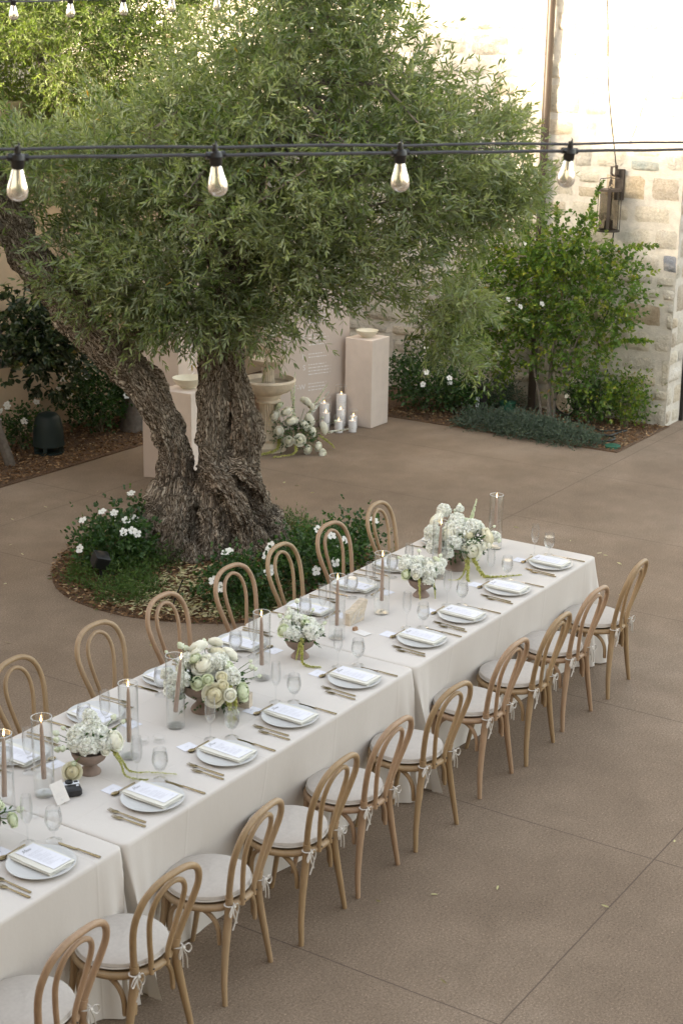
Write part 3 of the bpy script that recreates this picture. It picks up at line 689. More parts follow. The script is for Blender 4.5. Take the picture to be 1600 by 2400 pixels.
def crown_blobs(n, poly, depth, inset, rng, off=0.0, holes=()):
    out = []
    while len(out) < n:
        m_ = 4000; u = rng.uniform(-2.6, 2.7, m_); z = rng.uniform(1.5, 5.1, m_)
        ok = pip(u, z, poly); u, z = u[ok], z[ok]; e = dist_edge(u, z, poly); ok = e > inset; u, z, e = u[ok], z[ok], e[ok]
        T_ = depth * np.sqrt(np.clip(e / 1.1, .06, 1)); w = rng.uniform(-1, 1, len(u)) * T_ + off
        for a, b, c, ee, tt in zip(u, w, z, e, T_):
            if any(((a - h[0]) / h[2]) ** 2 + ((c - h[1]) / h[3]) ** 2 < 1 for h in holes): continue
            if noise.noise(Vector((a * 1.6, b * 1.6, c * 1.6))) < -.14: continue
            if ee > .5 and abs(b - off) < .45 * tt and rng.random() < .55: continue
            if all((a - q[0]) ** 2 + (b - q[1]) ** 2 + (c - q[2]) ** 2 > .27 ** 2 for q in out[-500:]): out.append((a, b, c))
            if len(out) >= n: break
    return out
HOLES = [(.40, 3.10, .24, .30), (.68, 3.0, .16, .16), (-.35, 2.75, .14, .12), (1.75, 3.3, .14, .12), (.95, 3.75, .16, .14), (1.5, 2.55, .16, .16), (1.15, 2.98, .10, .12), (-1.0, 3.0, .10, .10), (1.55, 3.9, .1, .1), (.15, 4.6, .3, .12)]
def foliage(name, mat, blobs, per, parent, rng, frame=tw, leafL=.078, leafW=.0160, Ls=(.14, .28), npair=6, rad=(.2, .34), gravity=.3, tbase=None, tmat='twig', centre=(0, 0, 2.5), up_b=.22, outw=.9):
    P0, D0, TBs = [], [], []
    for bi, (a, b, c) in enumerate(blobs):
        cen = np.array(frame(a, b, c)[:]); r0 = rng.uniform(*rad); k = int(per * (r0 / np.mean(rad)) ** 2)
        d = randdir(k, rng); rr = r0 * rng.uniform(.35, 1.0, k) ** .6
        p = cen + d * rr[:, None] * np.array([1, 1, .8])
        oc = cen - np.array(frame(*centre)[:]); oc /= np.linalg.norm(oc) + 1e-6
        dd = nrm(d * outw + oc * .55 + rng.normal(size=(k, 3)) * .55 + np.array([0, 0, up_b if oc[2] > -.35 else -.22]))
        P0.append(p - dd * .08); D0.append(dd); tv = rng.random() * .75 - .1 if tbase is None else tbase
        TBs.append(np.clip(tv + rng.random(k) * .45, 0, 1) if tbase is None else np.full(k, tbase))
    P0 = np.concatenate(P0); D0 = np.concatenate(D0); TBs = np.concatenate(TBs)
    V, F, T, SV, SF = sprigs(P0, D0, rng.uniform(Ls[0], Ls[1], len(P0)), npair, leafL, leafW, .98, gravity, rng, TBs, droop=.02)
    o1 = link(name, fast(name, V, F, mat, T), parent)
    o2 = link('twigs', fast('twigs', SV, SF, tmat), parent)
    return o1, len(F)
blobs = crown_blobs(235, CROWN, 1.15, .20, rg, -.05, HOLES)
# overhanging skirt of sprays along the lower edge
for u_, z_, w_ in [(2.02, 1.78, -.2), (1.9, 1.86, -.1), (1.78, 2.08, -.35), (1.45, 2.30, -.3), (1.15, 2.34, -.4), (.95, 2.26, -.45), (.72, 2.06, -.45), (.5, 1.94, -.4), (.2, 2.02, -.45), (-.15, 1.98, -.45), (-.5, 1.95, -.4), (-.38, 2.1, -.2), (2.0, 2.1, -.1), (-.85, 2.2, -.35), (-1.05, 2.4, -.4), (-1.75, 2.5, -.3), (-1.9, 2.3, -.25), (2.45, 3.05, 0), (2.3, 2.95, -.1), (1.3, 4.75, .1), (1.25, 4.95, .1), (.55, 4.7, .1), (.62, 4.95, .1)]: blobs.append((u_, w_, z_))
wisps = []
for i in range(150):
    k_ = rg.integers(0, len(CROWN)); a_, b_ = np.array(CROWN[k_ - 1]), np.array(CROWN[k_]); q_ = a_ + (b_ - a_) * rg.random(); cdir = q_ - np.array([0, 3.1]); cdir /= np.linalg.norm(cdir)
    if q_[0] > -1.7 and not (.6 < q_[0] < 1.95 and q_[1] < 2.4): q_ = q_ + cdir * rg.uniform(-.16, .06); wisps.append((q_[0], rg.normal() * .35, q_[1]))
cr, nf = foliage('crown', 'olive_leaf', [b for b in blobs if b[0] < 1.2 or rg.random() > .22], 35, olive, rg, gravity=.08)
foliage('crown_edge', 'olive_leaf', wisps, 9, olive, rg, rad=(.10, .2), Ls=(.2, .36), npair=8, gravity=.05); cr['kind'] = 'stuff' if False else cr.get('kind', ''); del cr['kind']
br = MB(); ends = [tw(*L[k][0]) for L in LIMBS[:3] for k in range(len(L) - 6, len(L)) if L[k][0][2] > 2.3]
hib = [b for b in blobs if b[2] > 2.75]
for i in range(60):
    b = hib[rg.integers(0, len(hib))]; e = min(ends, key=lambda q: (q - tw(*b)).length + rg.random() * .5); c = tw(*b); md = (e + c) / 2 + Vector(rg.normal(size=3) * .12)
    br = MB(); br.tube(bez([e, md, c], 4), [max(.006, .028 * (1 - k / 9)) for k in range(9)], 5); br.build('branch', 'grey_bark', olive)
# second olive, further back, catching the sun
ol2 = thing('olive_tree', 'second olive tree behind, its pale sunlit top filling the upper left', 'tree')
def tw2(a, b, c): return Vector((3.3, 6.95, 0)) + TU * a + TW * b + Vector((0, 0, c))
MB().tube(bez([tw2(0, 0, 0), tw2(.1, 0, .8), tw2(-.05, 0, 1.6), tw2(-.2, 0, 2.4), tw2(-.6, 0, 3.2), tw2(-.9, 0, 4)], 5), [.16 - .005 * k for k in range(26)], 10).build('trunk', 'grey_bark', ol2)
C2 = [(-2.6, 3.2), (-2.6, 5.2), (-1.2, 5.4), (.6, 5.3), (1.0, 4.7), (.9, 4.0), (.6, 3.3), (-.2, 2.9), (-1, 3.1), (-1.8, 3.0)]
bl2 = crown_blobs(190, C2, .8, .15, rg)
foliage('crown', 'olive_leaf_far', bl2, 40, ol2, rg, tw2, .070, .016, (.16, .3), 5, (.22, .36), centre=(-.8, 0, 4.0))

# ================================================================== SHRUBS
def leafball(n, cen, rx, ry, rz, rng, shell=.45):
    d = randdir(n, rng); r = (shell + (1 - shell) * rng.random(n)) ; return np.array(cen) + d * r[:, None] * np.array([rx, ry, rz])
def flower_flat(r=.03, seedv=0, npet=5, mat='petal_cool'):
    rng = np.random.default_rng(seedv); m_ = MB()
    for k in range(npet):
        a = k * 2 * pi / npet + rng.normal() * .1; u = Vector((cos(a), sin(a), 0)); v = Vector((-sin(a), cos(a), 0)); q = r * (1 + rng.normal() * .08)
        z0 = .002 + .002 * k
        m_.add([u * q * .08 + Vector((0, 0, z0)), u * q * .45 - v * q * .42 + Vector((0, 0, z0 + q * .18)), u * q * .98 - v * q * .36 + Vector((0, 0, z0 + q * .15)), u * q * 1.08 + Vector((0, 0, z0 + q * .26)), u * q * .98 + v * q * .36 + Vector((0, 0, z0 + q * .12)), u * q * .45 + v * q * .42 + Vector((0, 0, z0 + q * .2))], [(0, 1, 2, 3), (0, 3, 4, 5)])
    me = m_.mesh('flower', [mat, 'petal_cream']); 
    at_ = me.attributes.new('tint', 'FLOAT', 'POINT'); at_.data.foreach_set('value', rng.random(len(me.vertices)).astype(np.float32)); return me
WF = [flower_flat(.040, k) for k in range(3)]
# dome of the flower's yellow eye
def shrub(name, label, cat, cen, rx, ry, h, n, mat, leafL, leafW, rng, npair=3, flowers=0, fl_r=1.0, Ls=(.12, .24), group=None, gravity=.15, z0=.0, fl_dir=None, kindname='foliage', fname='blossom', mats='stem_green', up_=.5):
    t = thing(name, label, cat, (cen[0], cen[1], .01), 0, group)
    cz = z0 + h * .5
    P0 = leafball(n, (0, 0, cz), rx, ry, h * .5, rng, .35); P0[:, 2] = np.maximum(P0[:, 2], .02)
    D0 = nrm((P0 - np.array([0, 0, cz * .5])) / np.array([rx, ry, h]) + rng.normal(size=(n, 3)) * .35 + np.array([0, 0, up_]))
    V, F, T, SV, SF = sprigs(P0 - D0 * .05, D0, rng.uniform(*Ls, n), npair, leafL, leafW, .9, gravity, rng, shape='oval')
    link(kindname, fast(kindname, V, F, mat, T), t); 
    # woody stems fan out from the base
    sm = MB()
    for k in range(7):
        e = P0[rng.integers(0, n)]; sm.tube([(rng.normal() * .03, rng.normal() * .03, -.01), (e[0] * .4, e[1] * .4, e[2] * .55), tuple(e)], [.010, .007, .004], 5)
    sm.build('stems', 'twig', t)
    for k in range(flowers):
        while True:
            d = randdir(1, rng)[0]
            if d[2] > -.1 and (d[0] * -.84 + d[1] * -.54 + d[2] * .4) > -.05: break
        p = np.array([0, 0, cz]) + d * np.array([rx, ry, h * .5]) * 1.06 + np.array([0, 0, .05])
        q = Vector((-.6, -.45, .65)) + Vector(d) * .6; o = link(fname, WF[k % 3], t, tuple(p)); o.rotation_euler = q.to_track_quat('Z', 'X').to_euler(); o.scale = (fl_r,) * 3
    return t
rs = np.random.default_rng(77)
G1 = 'white rose bushes in the round tree bed'
shrub('rose_bush', 'rounded rose bush with clustered white blooms at the far left of the tree bed', 'rose bush', (-.42, 3.98), .33, .30, .40, 420, 'shrub_leaf', .040, .026, rs, 3, 8, .85, group=G1)
shrub('rose_bush', 'rose sprig with a few white blooms tucked against the left of the olive trunk', 'rose bush', (.10, 4.22), .15, .14, .40, 90, 'shrub_leaf', .040, .026, rs, 3, 4, .9, group=G1)
shrub('rose_bush', 'low rose bush with flat white blooms in front of the trunk roots', 'rose bush', (-.55, 2.62), .30, .28, .36, 330, 'shrub_leaf', .040, .026, rs, 3, 5, .9, group=G1)
shrub('rose_bush', 'rose bush with white blooms seen through the third far side chair back', 'rose bush', (.12, 2.42), .42, .28, .44, 460, 'shrub_leaf', .040, .026, rs, 3, 9, .9, group=G1)
shrub('rose_bush', 'small rose bush with two white blooms at the right end of the tree bed', 'rose bush', (.82, 2.50), .26, .20, .34, 240, 'shrub_leaf', .040, .026, rs, 3, 3, 1.0, group=G1)
# feathery ground cover in the ring
def feather(name, label, cells, n, hgt, rng, mat='grass_leaf', L=.035, Wd=.007, group=None, npair=4, Ls=(.10, .24)):
    P0 = []
    for (x, y, rx, ry, h) in cells:
        k = int(n * rx * ry * 10); a = rng.random(k) * 2 * pi; r = np.sqrt(rng.random(k)); P0.append(np.stack([x + rx * r * np.cos(a), y + ry * r * np.sin(a), h * (1 - r ** 2) * rng.random(k) * .8], 1))
    P0 = np.concatenate(P0); D0 = nrm(rng.normal(size=P0.shape) * .5 + np.array([0, 0, .9])); 
    V, F, T, SV, SF = sprigs(P0, D0, rng.uniform(*Ls, len(P0)), npair, L, Wd, .6, .35, rng)
    return tag(link(name, fast(name, V, F, mat, T)), label, 'ground cover', kind='stuff')
feather('ground_cover', 'feathery green ground cover spreading over the left part of the tree bed', [(-.62, 3.85, .38, .35, .16), (-.2, 3.85, .35, .30, .14), (-.92, 3.45, .20, .25, .10), (-.70, 3.5, .2, .2, .08), (-.45, 2.55, .25, .15, .05)], 380, .2, rs)
feather('ground_cover', 'green tufts of ground cover along the right rim of the tree bed', [(1.22, 3.45, .22, .28, .14), (1.1, 3.0, .25, .3, .07), (.9, 3.6, .2, .2, .1), (-.6, 2.45, .35, .15, .06), (.7, 2.15, .4, .12, .05), (.55, 3.0, .2, .2, .04)], 340, .2, rs, group=None)
tr_ = feather('ground_cover', 'grey green rosemary like mound spilling over the edge of the wall bed', [(5.74, 3.85, .26, .42, .26), (5.72, 3.35, .30, .42, .28), (5.70, 2.85, .28, .40, .24), (5.95, 3.5, .25, .5, .2)], 520, .3, rs, 'grey_leaf', .030, .010, Ls=(.08, .20), npair=5)
G2 = 'rose bushes along the stone wall'
shrub('rose_bush', 'dark rose bush with three white blooms right of the tall blush pedestal', 'rose bush', (6.05, 4.85), .42, .55, .75, 620, 'shrub_leaf', .042, .026, rs, 3, 5, .8, group=G2)
shrub('rose_bush', 'low dark bush in the bed between the junction post and the pedestal', 'bush', (6.25, 4.45), .35, .35, .38, 300, 'shrub_leaf', .038, .022, rs, 3, 1, .8, group=G2)
shrub('rose_bush', 'low dark green bush behind the junction post at the foot of the wall', 'bush', (6.7, 4.25), .28, .32, .34, 260, 'grey_leaf', .036, .014, rs, 4, 0, .8, group=G2)
shrub('rose_bush', 'rose bush with reddish tips at the right end of the wall bed', 'rose bush', (6.72, 2.62), .26, .26, .62, 330, 'myrtle_leaf', .036, .022, rs, 3, 0, .8, group=G2)
shrub('rose_bush', 'dark leafy bush between the reddish rose and the crape myrtle', 'rose bush', (6.6, 3.0), .30, .24, .52, 330, 'shrub_leaf', .036, .022, rs, 3, 2, .7, group=G2)
G3 = 'rose bushes in the shaded side bed'
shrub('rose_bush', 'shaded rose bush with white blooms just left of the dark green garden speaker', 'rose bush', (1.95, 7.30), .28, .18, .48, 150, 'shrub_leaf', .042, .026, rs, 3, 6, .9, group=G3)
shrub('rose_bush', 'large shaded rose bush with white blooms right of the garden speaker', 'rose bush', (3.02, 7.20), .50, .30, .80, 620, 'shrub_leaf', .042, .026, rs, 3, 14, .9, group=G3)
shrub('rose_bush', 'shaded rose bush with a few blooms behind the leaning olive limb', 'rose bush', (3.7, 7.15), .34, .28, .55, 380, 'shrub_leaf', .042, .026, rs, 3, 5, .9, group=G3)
# dark broad-leaved tree at the left edge
dk = thing('broadleaf_tree', 'small dark glossy broad-leaved tree at the left edge of the frame', 'tree', (1.42, 6.95, 0))
tt = MB().tube(bez([(0, 0, 0), (-.14, .05, .55), (-.10, .1, 1.2), (.05, .15, 1.8)], 5), [.055 - .0016 * k for k in range(16)], 8)
for q in [(.5, .1, 1.15), (.75, 0, .90), (.3, -.1, 1.4), (.1, .2, 1.5), (.85, .1, 1.3)]: tt.tube([(-.08, .1, 1.0), (q[0] * .5, q[1] * .5, (1.0 + q[2]) / 2 + .05), q], [.018, .013, .007], 6)
tt.build('trunk', 'grey_bark', dk)
cl = [(rs.normal() * .30 + .55, rs.normal() * .2 + .05, 1.25 + rs.normal() * .19) for _ in range(46)] + [(.62, 0, .78), (.5, 0, .9)]
P0, D0 = [], []
for c in cl:
    k = 13; d = randdir(k, rs); P0.append(np.array(c) + d * .13); D0.append(nrm(d + np.array([0, -.2, .35])))
P0 = np.concatenate(P0); D0 = np.concatenate(D0)
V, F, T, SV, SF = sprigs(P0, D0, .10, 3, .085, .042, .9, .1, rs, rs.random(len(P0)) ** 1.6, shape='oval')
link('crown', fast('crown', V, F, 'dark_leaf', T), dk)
# a second darker mass behind the leaning limb
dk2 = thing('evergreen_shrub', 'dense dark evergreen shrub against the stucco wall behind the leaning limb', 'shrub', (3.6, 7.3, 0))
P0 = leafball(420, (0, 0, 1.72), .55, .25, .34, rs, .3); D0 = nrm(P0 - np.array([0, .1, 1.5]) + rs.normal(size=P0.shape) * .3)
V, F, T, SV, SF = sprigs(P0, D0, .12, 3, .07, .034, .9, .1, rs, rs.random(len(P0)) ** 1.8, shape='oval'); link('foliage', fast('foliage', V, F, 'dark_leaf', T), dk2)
MB().tube([(0, 0, 0), (.03, 0, .6), (0, 0, 1.3)], [.03, .025, .02], 6).build('stems', 'grey_bark', dk2)
# crape myrtle
my = thing('crape_myrtle', 'yellow green crape myrtle with arching shoots growing against the stone wall', 'shrub', (6.39, 3.40, 0))
mt = MB().tube(bez([(0, 0, 0), (.02, .03, .4), (.0, .0, .9), (.05, -.05, 1.5), (.05, -.05, 2.1)], 5), [.032 - .0012 * k for k in range(21)], 8)
mt.tube(bez([(-.0, .1, 0), (.03, .16, .3), (.03, .30, .8), (.05, .5, 1.4)], 5), [.018 - .0008 * k for k in range(16)], 7)
mt.tube(bez([(.02, -.04, .05), (.03, -.06, .45), (.0, -.25, .9), (.05, -.45, 1.4)], 5), [.018 - .0008 * k for k in range(16)], 7)
mt.build('trunk', 'grey_bark', my)
P0, D0, Ls_ = [], [], []
MYB = [(0, -.1, 1.55, .5), (0, .45, 1.5, .48), (0, .85, 1.35, .42), (0, -.55, 1.5, .40), (0, .2, 1.95, .42), (0, .6, 1.9, .34), (0, -.3, 1.95, .34), (0, .1, 1.1, .42), (0, .6, .95, .4), (0, -.35, .95, .34), (0, 1.0, 1.0, .34), (0, -.8, 1.7, .22), (-.05, -.3, .6, .24), (0, .95, 1.75, .2), (0, -.55, .45, .14), (0, .75, .6, .3), (0, -.8, 1.2, .14)]
for (x, y, z, r) in MYB:
    k = int(640 * r * r) + 14; d = randdir(k, rs); p = np.array([x, y, z]) + d * np.array([.62, 1, .9]) * r * (rs.random(k)[:, None] ** .4)
    P0.append(p); D0.append(nrm(d + np.array([-.35, 0, .45]) + rs.normal(size=d.shape) * .25)); Ls_.append(rs.uniform(.14, .28, k))
for q in [(0, -.45, 2.68), (0, .58, 2.45), (.0, .05, 2.40), (-.1, -1.12, 2.10), (-.1, -1.12, 1.08), (0, .95, 2.15), (0, 1.12, 1.3), (-.05, -.85, 1.95), (0, -.25, 2.3), (-.05, -.42, 2.35), (0, .25, 2.5), (-.05, -.9, 1.5), (0, .85, 2.2)]:
    q = np.array(q); b = np.array([0, q[1] * .45, max(q[2] - .75, q[2] * .62)]); k = 16
    if q[1] < -1: b = np.array([0, -.45, q[2] - .22])
    for i in range(k):
        tt_ = i / (k - 1); p = b + (q - b) * tt_ + np.array([0, 0, .06 * sin(tt_ * pi)]); P0.append(p[None]); D0.append(nrm((q - b)[None])); Ls_.append(np.array([.07]))
    MB()
P0 = np.concatenate(P0); D0 = np.concatenate(D0); Ls_ = np.concatenate(Ls_)
tbs = np.clip(.05 + .5 * rs.random(len(P0)) + .45 * (rs.random(len(P0)) > .72), 0, 1)
V, F, T, SV, SF = sprigs(P0, D0, Ls_, 4, .060, .030, .95, .15, rs, tbs, shape='oval'); link('foliage', fast('foliage', V, F, 'myrtle_leaf', T), my); link('stems', fast('stems', SV, SF, 'twig'), my)
for q in [(-.35, .42, 1.42), (-.38, .25, 1.36), (-.4, -.02, 1.42), (-.3, .45, 2.18), (-.3, .28, 2.05)]:
    o = link('blossom', WF[0], my, q); o.rotation_euler = (.9, -.6, 0); o.scale = (.75,) * 3

# garden speaker and spotlight
sp = thing('garden_speaker', 'dark green mushroom shaped garden speaker standing in the shaded bed', 'speaker', (2.0, 6.98, .0))
MB().lathe([(.165, .10), (.160, .14), (.155, .24), (.145, .32), (.130, .38), (.115, .41), (.09, .43), (.05, .445), (.001, .45)], 28).build('dome', 'dark_green', sp)
MB().lathe([(.15, .0), (.15, .03), (.13, .035), (.001, .035)], 24).build('base', 'dark_green', sp)
for k in range(4):
    a = k * pi / 2 + .5; l_ = MB().box((.13 * cos(a), .13 * sin(a), .065), (.05, .04, .08), 0, a, .004).build('foot', 'dark_green', sp)
st = thing('spotlight', 'small black square spotlight on a stake in the left of the tree bed', 'light', (-.80, 3.78, 0))
h = MB().box((0, 0, 0), (.12, .11, .11), 0, 0, .008).build('head', 'black_metal', st); h.location = (0, 0, .22); h.rotation_euler = (.35, .3, -.5)
MB().tube([(0, 0, -.02), (0, 0, .18)], .012, 8).build('stake', 'black_metal', st)
st2 = MB().tube([(-.92, 2.98, 0), (-.90, 2.96, .10), (-.84, 2.93, .24)], .006, 6).build('irrigation_stake', 'black_metal'); tag(st2, 'thin black irrigation riser near the front of the tree bed', 'stake')
st3 = thing('uplight', 'black round uplight behind the far chairs at the right end of the tree bed', 'light', (.58, 2.35, 0))
MB().tube([(0, 0, .05), (-.07, .02, .16)], [.045, .055], 16).build('head', 'black_metal', st3); MB().tube([(0, 0, -.02), (0, 0, .07)], .01, 8).build('stake', 'black_metal', st3)

# ================================================================== WELCOME DISPLAY
def text_mesh(body, size, mat, extr=.0008):
    cu = bpy.data.curves.new('t', 'FONT'); cu.body = body; cu.size = size; cu.extrude = extr; cu.align_x = 'RIGHT'
    o = bpy.data.objects.new('t', cu); COL.objects.link(o); dg = bpy.context.evaluated_depsgraph_get()
    me = bpy.data.meshes.new_from_object(o.evaluated_get(dg)); bpy.data.objects.remove(o); me.materials.clear(); me.materials.append(MT[mat]); return me
def monolith(label, p0, d, L, th, h, rows, mirror=False):
    """p0 front left corner seen from the front, d along the front face"""
    d = Vector((*d, 0)).normalized(); n = Vector((-d.y, d.x, 0)); rz = atan2(d.y, d.x)
    t = thing('seating_chart', label, 'sign', (p0[0], p0[1], 0), rz, 'blush seating chart boards either side of the fountain')
    MB().box((L / 2, th / 2, h / 2), (L, th, h), 0, 0, .004).build('board', 'screen', t)
    rr = random.Random(int(L * 1000) + len(rows))
    z = None
    for (lab, z, cnt) in rows:
        if lab:
            m_ = text_mesh(lab, .085, 'vinyl_white'); o = link('lettering', m_, t, (L * .36, -.0012, z - .055), (pi / 2, 0, 0))
        ln_ = MB()
        for i in range(cnt):
            x = L * .40; end = L * (.40 + rr.uniform(.18, .30))
            zz = z - i * .036
            while x < end:
                w = rr.uniform(.012, .05); w = min(w, end - x + .01); ln_.box((x + w / 2, -.0010, zz), (w, .0012, .010)); x += w + .010
            ln_.box((end + .035, -.0010, zz + .004), (.006, .0012, .010))
        ln_.build('name_lines', 'vinyl_white', t, smooth=False)
    return t
rowsR = [('A', 2.1, 4), ('B-C', 1.92, 5), ('D-G', 1.71, 5), ('H-K', 1.50, 5), ('L-M', 1.27, 4), ('N-P', .98, 4), ('R', .76, 3), ('S', .62, 4), ('T-W', .40, 3)]
rowsR = [('', 2.1, 4), ('', 1.92, 5), ('', 1.71, 5), ('', 1.50, 5), ('', 1.29, 4), ('N-P', 1.045, 4), ('R', .835, 2), ('S', .715, 4), ('T-W', .50, 3)]
monolith('tall blush board with white N-P, R, S and T-W lettering, behind the pillar candles', (4.21, 5.62), (.93, -.36), .93, .37, 2.3, rowsR)
rowsL = [('', 2.0 - k * .21, 5) for k in range(7)]
monolith('tall blush board behind the tree trunk and the left bowl pedestal', (2.03, 5.27), (.93, .41), .93, .37, 2.3, rowsL)
def pedestal(label, x, y, dx, dy, rz=0):
    t = MB().box((dx / 2, dy / 2, .495), (dx, dy, .99), 0, 0, .003).build('pedestal', 'pedestal'); t.location = (x, y, 0); t.rotation_euler = (0, 0, rz)
    return tag(t, label, 'pedestal', 'tall square pedestals holding a bowl')
pedestal('tall blush pedestal right of the candles with a cream bowl on top', 4.955, 4.905, .37, .35, .02)
pedestal('tall blush pedestal half hidden behind the olive trunk with a cream bowl on top', 1.60, 4.78, .37, .36, .05)
def cream_bowl(label, x, y, z, R):
    return tag(MB().lathe([(.001, .0), (R * .45, 0), (R * .48, .008), (R * .46, .014), (R * .72, R * .22), (R * .93, R * .48), (R, R * .66), (R * .97, R * .665), (R * .88, R * .50), (R * .62, R * .22), (R * .3, R * .14), (.001, R * .12)], 40, cap=False).build('bowl', 'cream_bowl', loc=(x, y, z)), label, 'bowl', 'cream bowls on the pedestals')
cream_bowl('wide cream bowl on top of the right hand pedestal', 5.10, 5.07, .991, .125)
cream_bowl('wide cream bowl on the pedestal behind the olive trunk', 1.80, 4.97, .991, .150)
# fountain
FX, FY = 3.50, 5.27
fo = thing('fountain', 'three tiered carved stone fountain behind the olive trunk', 'fountain', (FX, FY, 0))
MB().lathe([(.19, 0), (.19, .05), (.165, .07), (.15, .10), (.16, .13), (.14, .16), (.12, .19)], 40).build('base', 'fountain', fo)
MB().lathe([(.115, .18), (.098, .24), (.092, .40), (.10, .50), (.108, .52)], 96, flute=.13, nfl=24).lathe([(.125, .515), (.13, .53), (.115, .55), (.13, .57), (.14, .60)], 40).build('column', 'fountain', fo)
MB().lathe([(.05, .59), (.14, .60), (.22, .635), (.265, .68), (.283, .73), (.290, .745), (.283, .762), (.268, .765), (.262, .745), (.24, .70), (.15, .67), (.05, .665), (.001, .665)], 56, cap=False).build('basin', 'fountain', fo)
MB().lathe([(.001, .718), (.255, .718)], 48, cap=False).build('basin_water', 'water', fo)
MB().lathe([(.095, .66), (.07, .72), (.058, .80), (.062, .90), (.07, .905)], 72, flute=.14, nfl=18).build('upper_column', 'fountain', fo)
def scallop(R, z, seg=56):
    m_ = MB(); prof = [(.3, -.075), (.62, -.06), (.86, -.03), (1.0, 0), (1.03, .014), (.98, .016), (.86, -.01), (.5, -.03), (.0, -.035)]; vs_, fs = [], []
    for r, dz in prof:
        for i in range(seg):
            a = 2 * pi * i / seg; k = 1 + .05 * abs(cos(a * 3)) ** .5 * (r > .8); vs_.append((R * r * k * cos(a), R * r * k * sin(a), z + dz - (.012 * (1 - abs(cos(a * 3))) ** 6 if r > .8 else 0)))
    for q in range(len(prof) - 1):
        for i in range(seg): fs.append((q * seg + i, q * seg + (i + 1) % seg, (q + 1) * seg + (i + 1) % seg, (q + 1) * seg + i))
    return m_.add(vs_, fs)
scallop(.185, .965).build('middle_bowl', 'fountain', fo)
MB().lathe([(.05, .93), (.038, .97), (.032, 1.03), (.04, 1.06)], 48, flute=.12, nfl=12).build('top_column', 'fountain', fo)
scallop(.105, 1.115).build('top_bowl', 'fountain', fo)
MB().lathe([(.025, 1.07), (.02, 1.14), (.03, 1.19), (.07, 1.24), (.085, 1.27), (.08, 1.275), (.001, 1.24)], 32, cap=False).build('finial', 'fountain', fo)

# ================================================================== CANDLES, FLOWERS
leaf_mat('amaranth_bud', [(0, (.36, .38, .12)), (.6, (.58, .56, .27)), (1, (.74, .70, .42))], (.6, .6, .25), .35, .8)
def flame(parent, z, s=1.0, x=0, y=0):
    MB().tube([(x, y, z - .003), (x + .001, y, z + .006)], .0012, 5).build('wick', 'wick', parent)
    MB().lathe([(.0008, 0), (.0036, .006), (.0045, .011), (.0034, .019), (.0015, .028), (.0003, .036)], 10, (x, y, z + .004)).build('flame', 'flame', parent).scale = (s, s, s)
    parent.children[-1].scale = (1, 1, 1)
GP = 'pillar candles in glass sleeves beside the right pedestal'
PCN = [('tallest pillar candle in glass, at the back against the pedestal', 4.87, 5.25, .058, .36, .46), ('second tallest pillar candle in glass, back left of the cluster', 4.71, 5.37, .056, .27, .34),
       ('tall slim pillar candle in glass at the left front of the cluster', 4.58, 5.26, .044, .20, .30), ('middle height pillar candle in glass in the centre of the cluster', 4.74, 5.17, .044, .22, .31),
       ('short pillar candle in glass at the very front, left of the two short ones', 4.58, 5.09, .045, .13, .19), ('short pillar candle in glass at the front right of the cluster', 4.69, 4.98, .045, .13, .17),
       ('short pillar candle in glass at the right, next to the pedestal base', 4.85, 5.07, .043, .14, .21)]
for lb, x, y, R, hc, hg in PCN:
    t = thing('pillar_candle', lb, 'candle', (x, y, 0), 0, GP)
    MB().lathe([(.001, .004), (R * .95, .004), (R * .95, hc - .004), (R * .90, hc), (R * .4, hc - .006), (.001, hc - .008)], 28, cap=False).build('wax', 'wax', t)
    flame(t, hc - .004, 1)
    MB().lathe([(.001, .001), (R + .006, .001), (R + .008, .006), (R + .008, hg)], 32, cap=False).tube([((R + .008) * cos(a), (R + .008) * sin(a), hg) for a in np.linspace(0, 2 * pi, 32, endpoint=False)], .0013, 5, True, mi=1).build('glass_sleeve', ['thin_glass', 'rim_glint'], t)

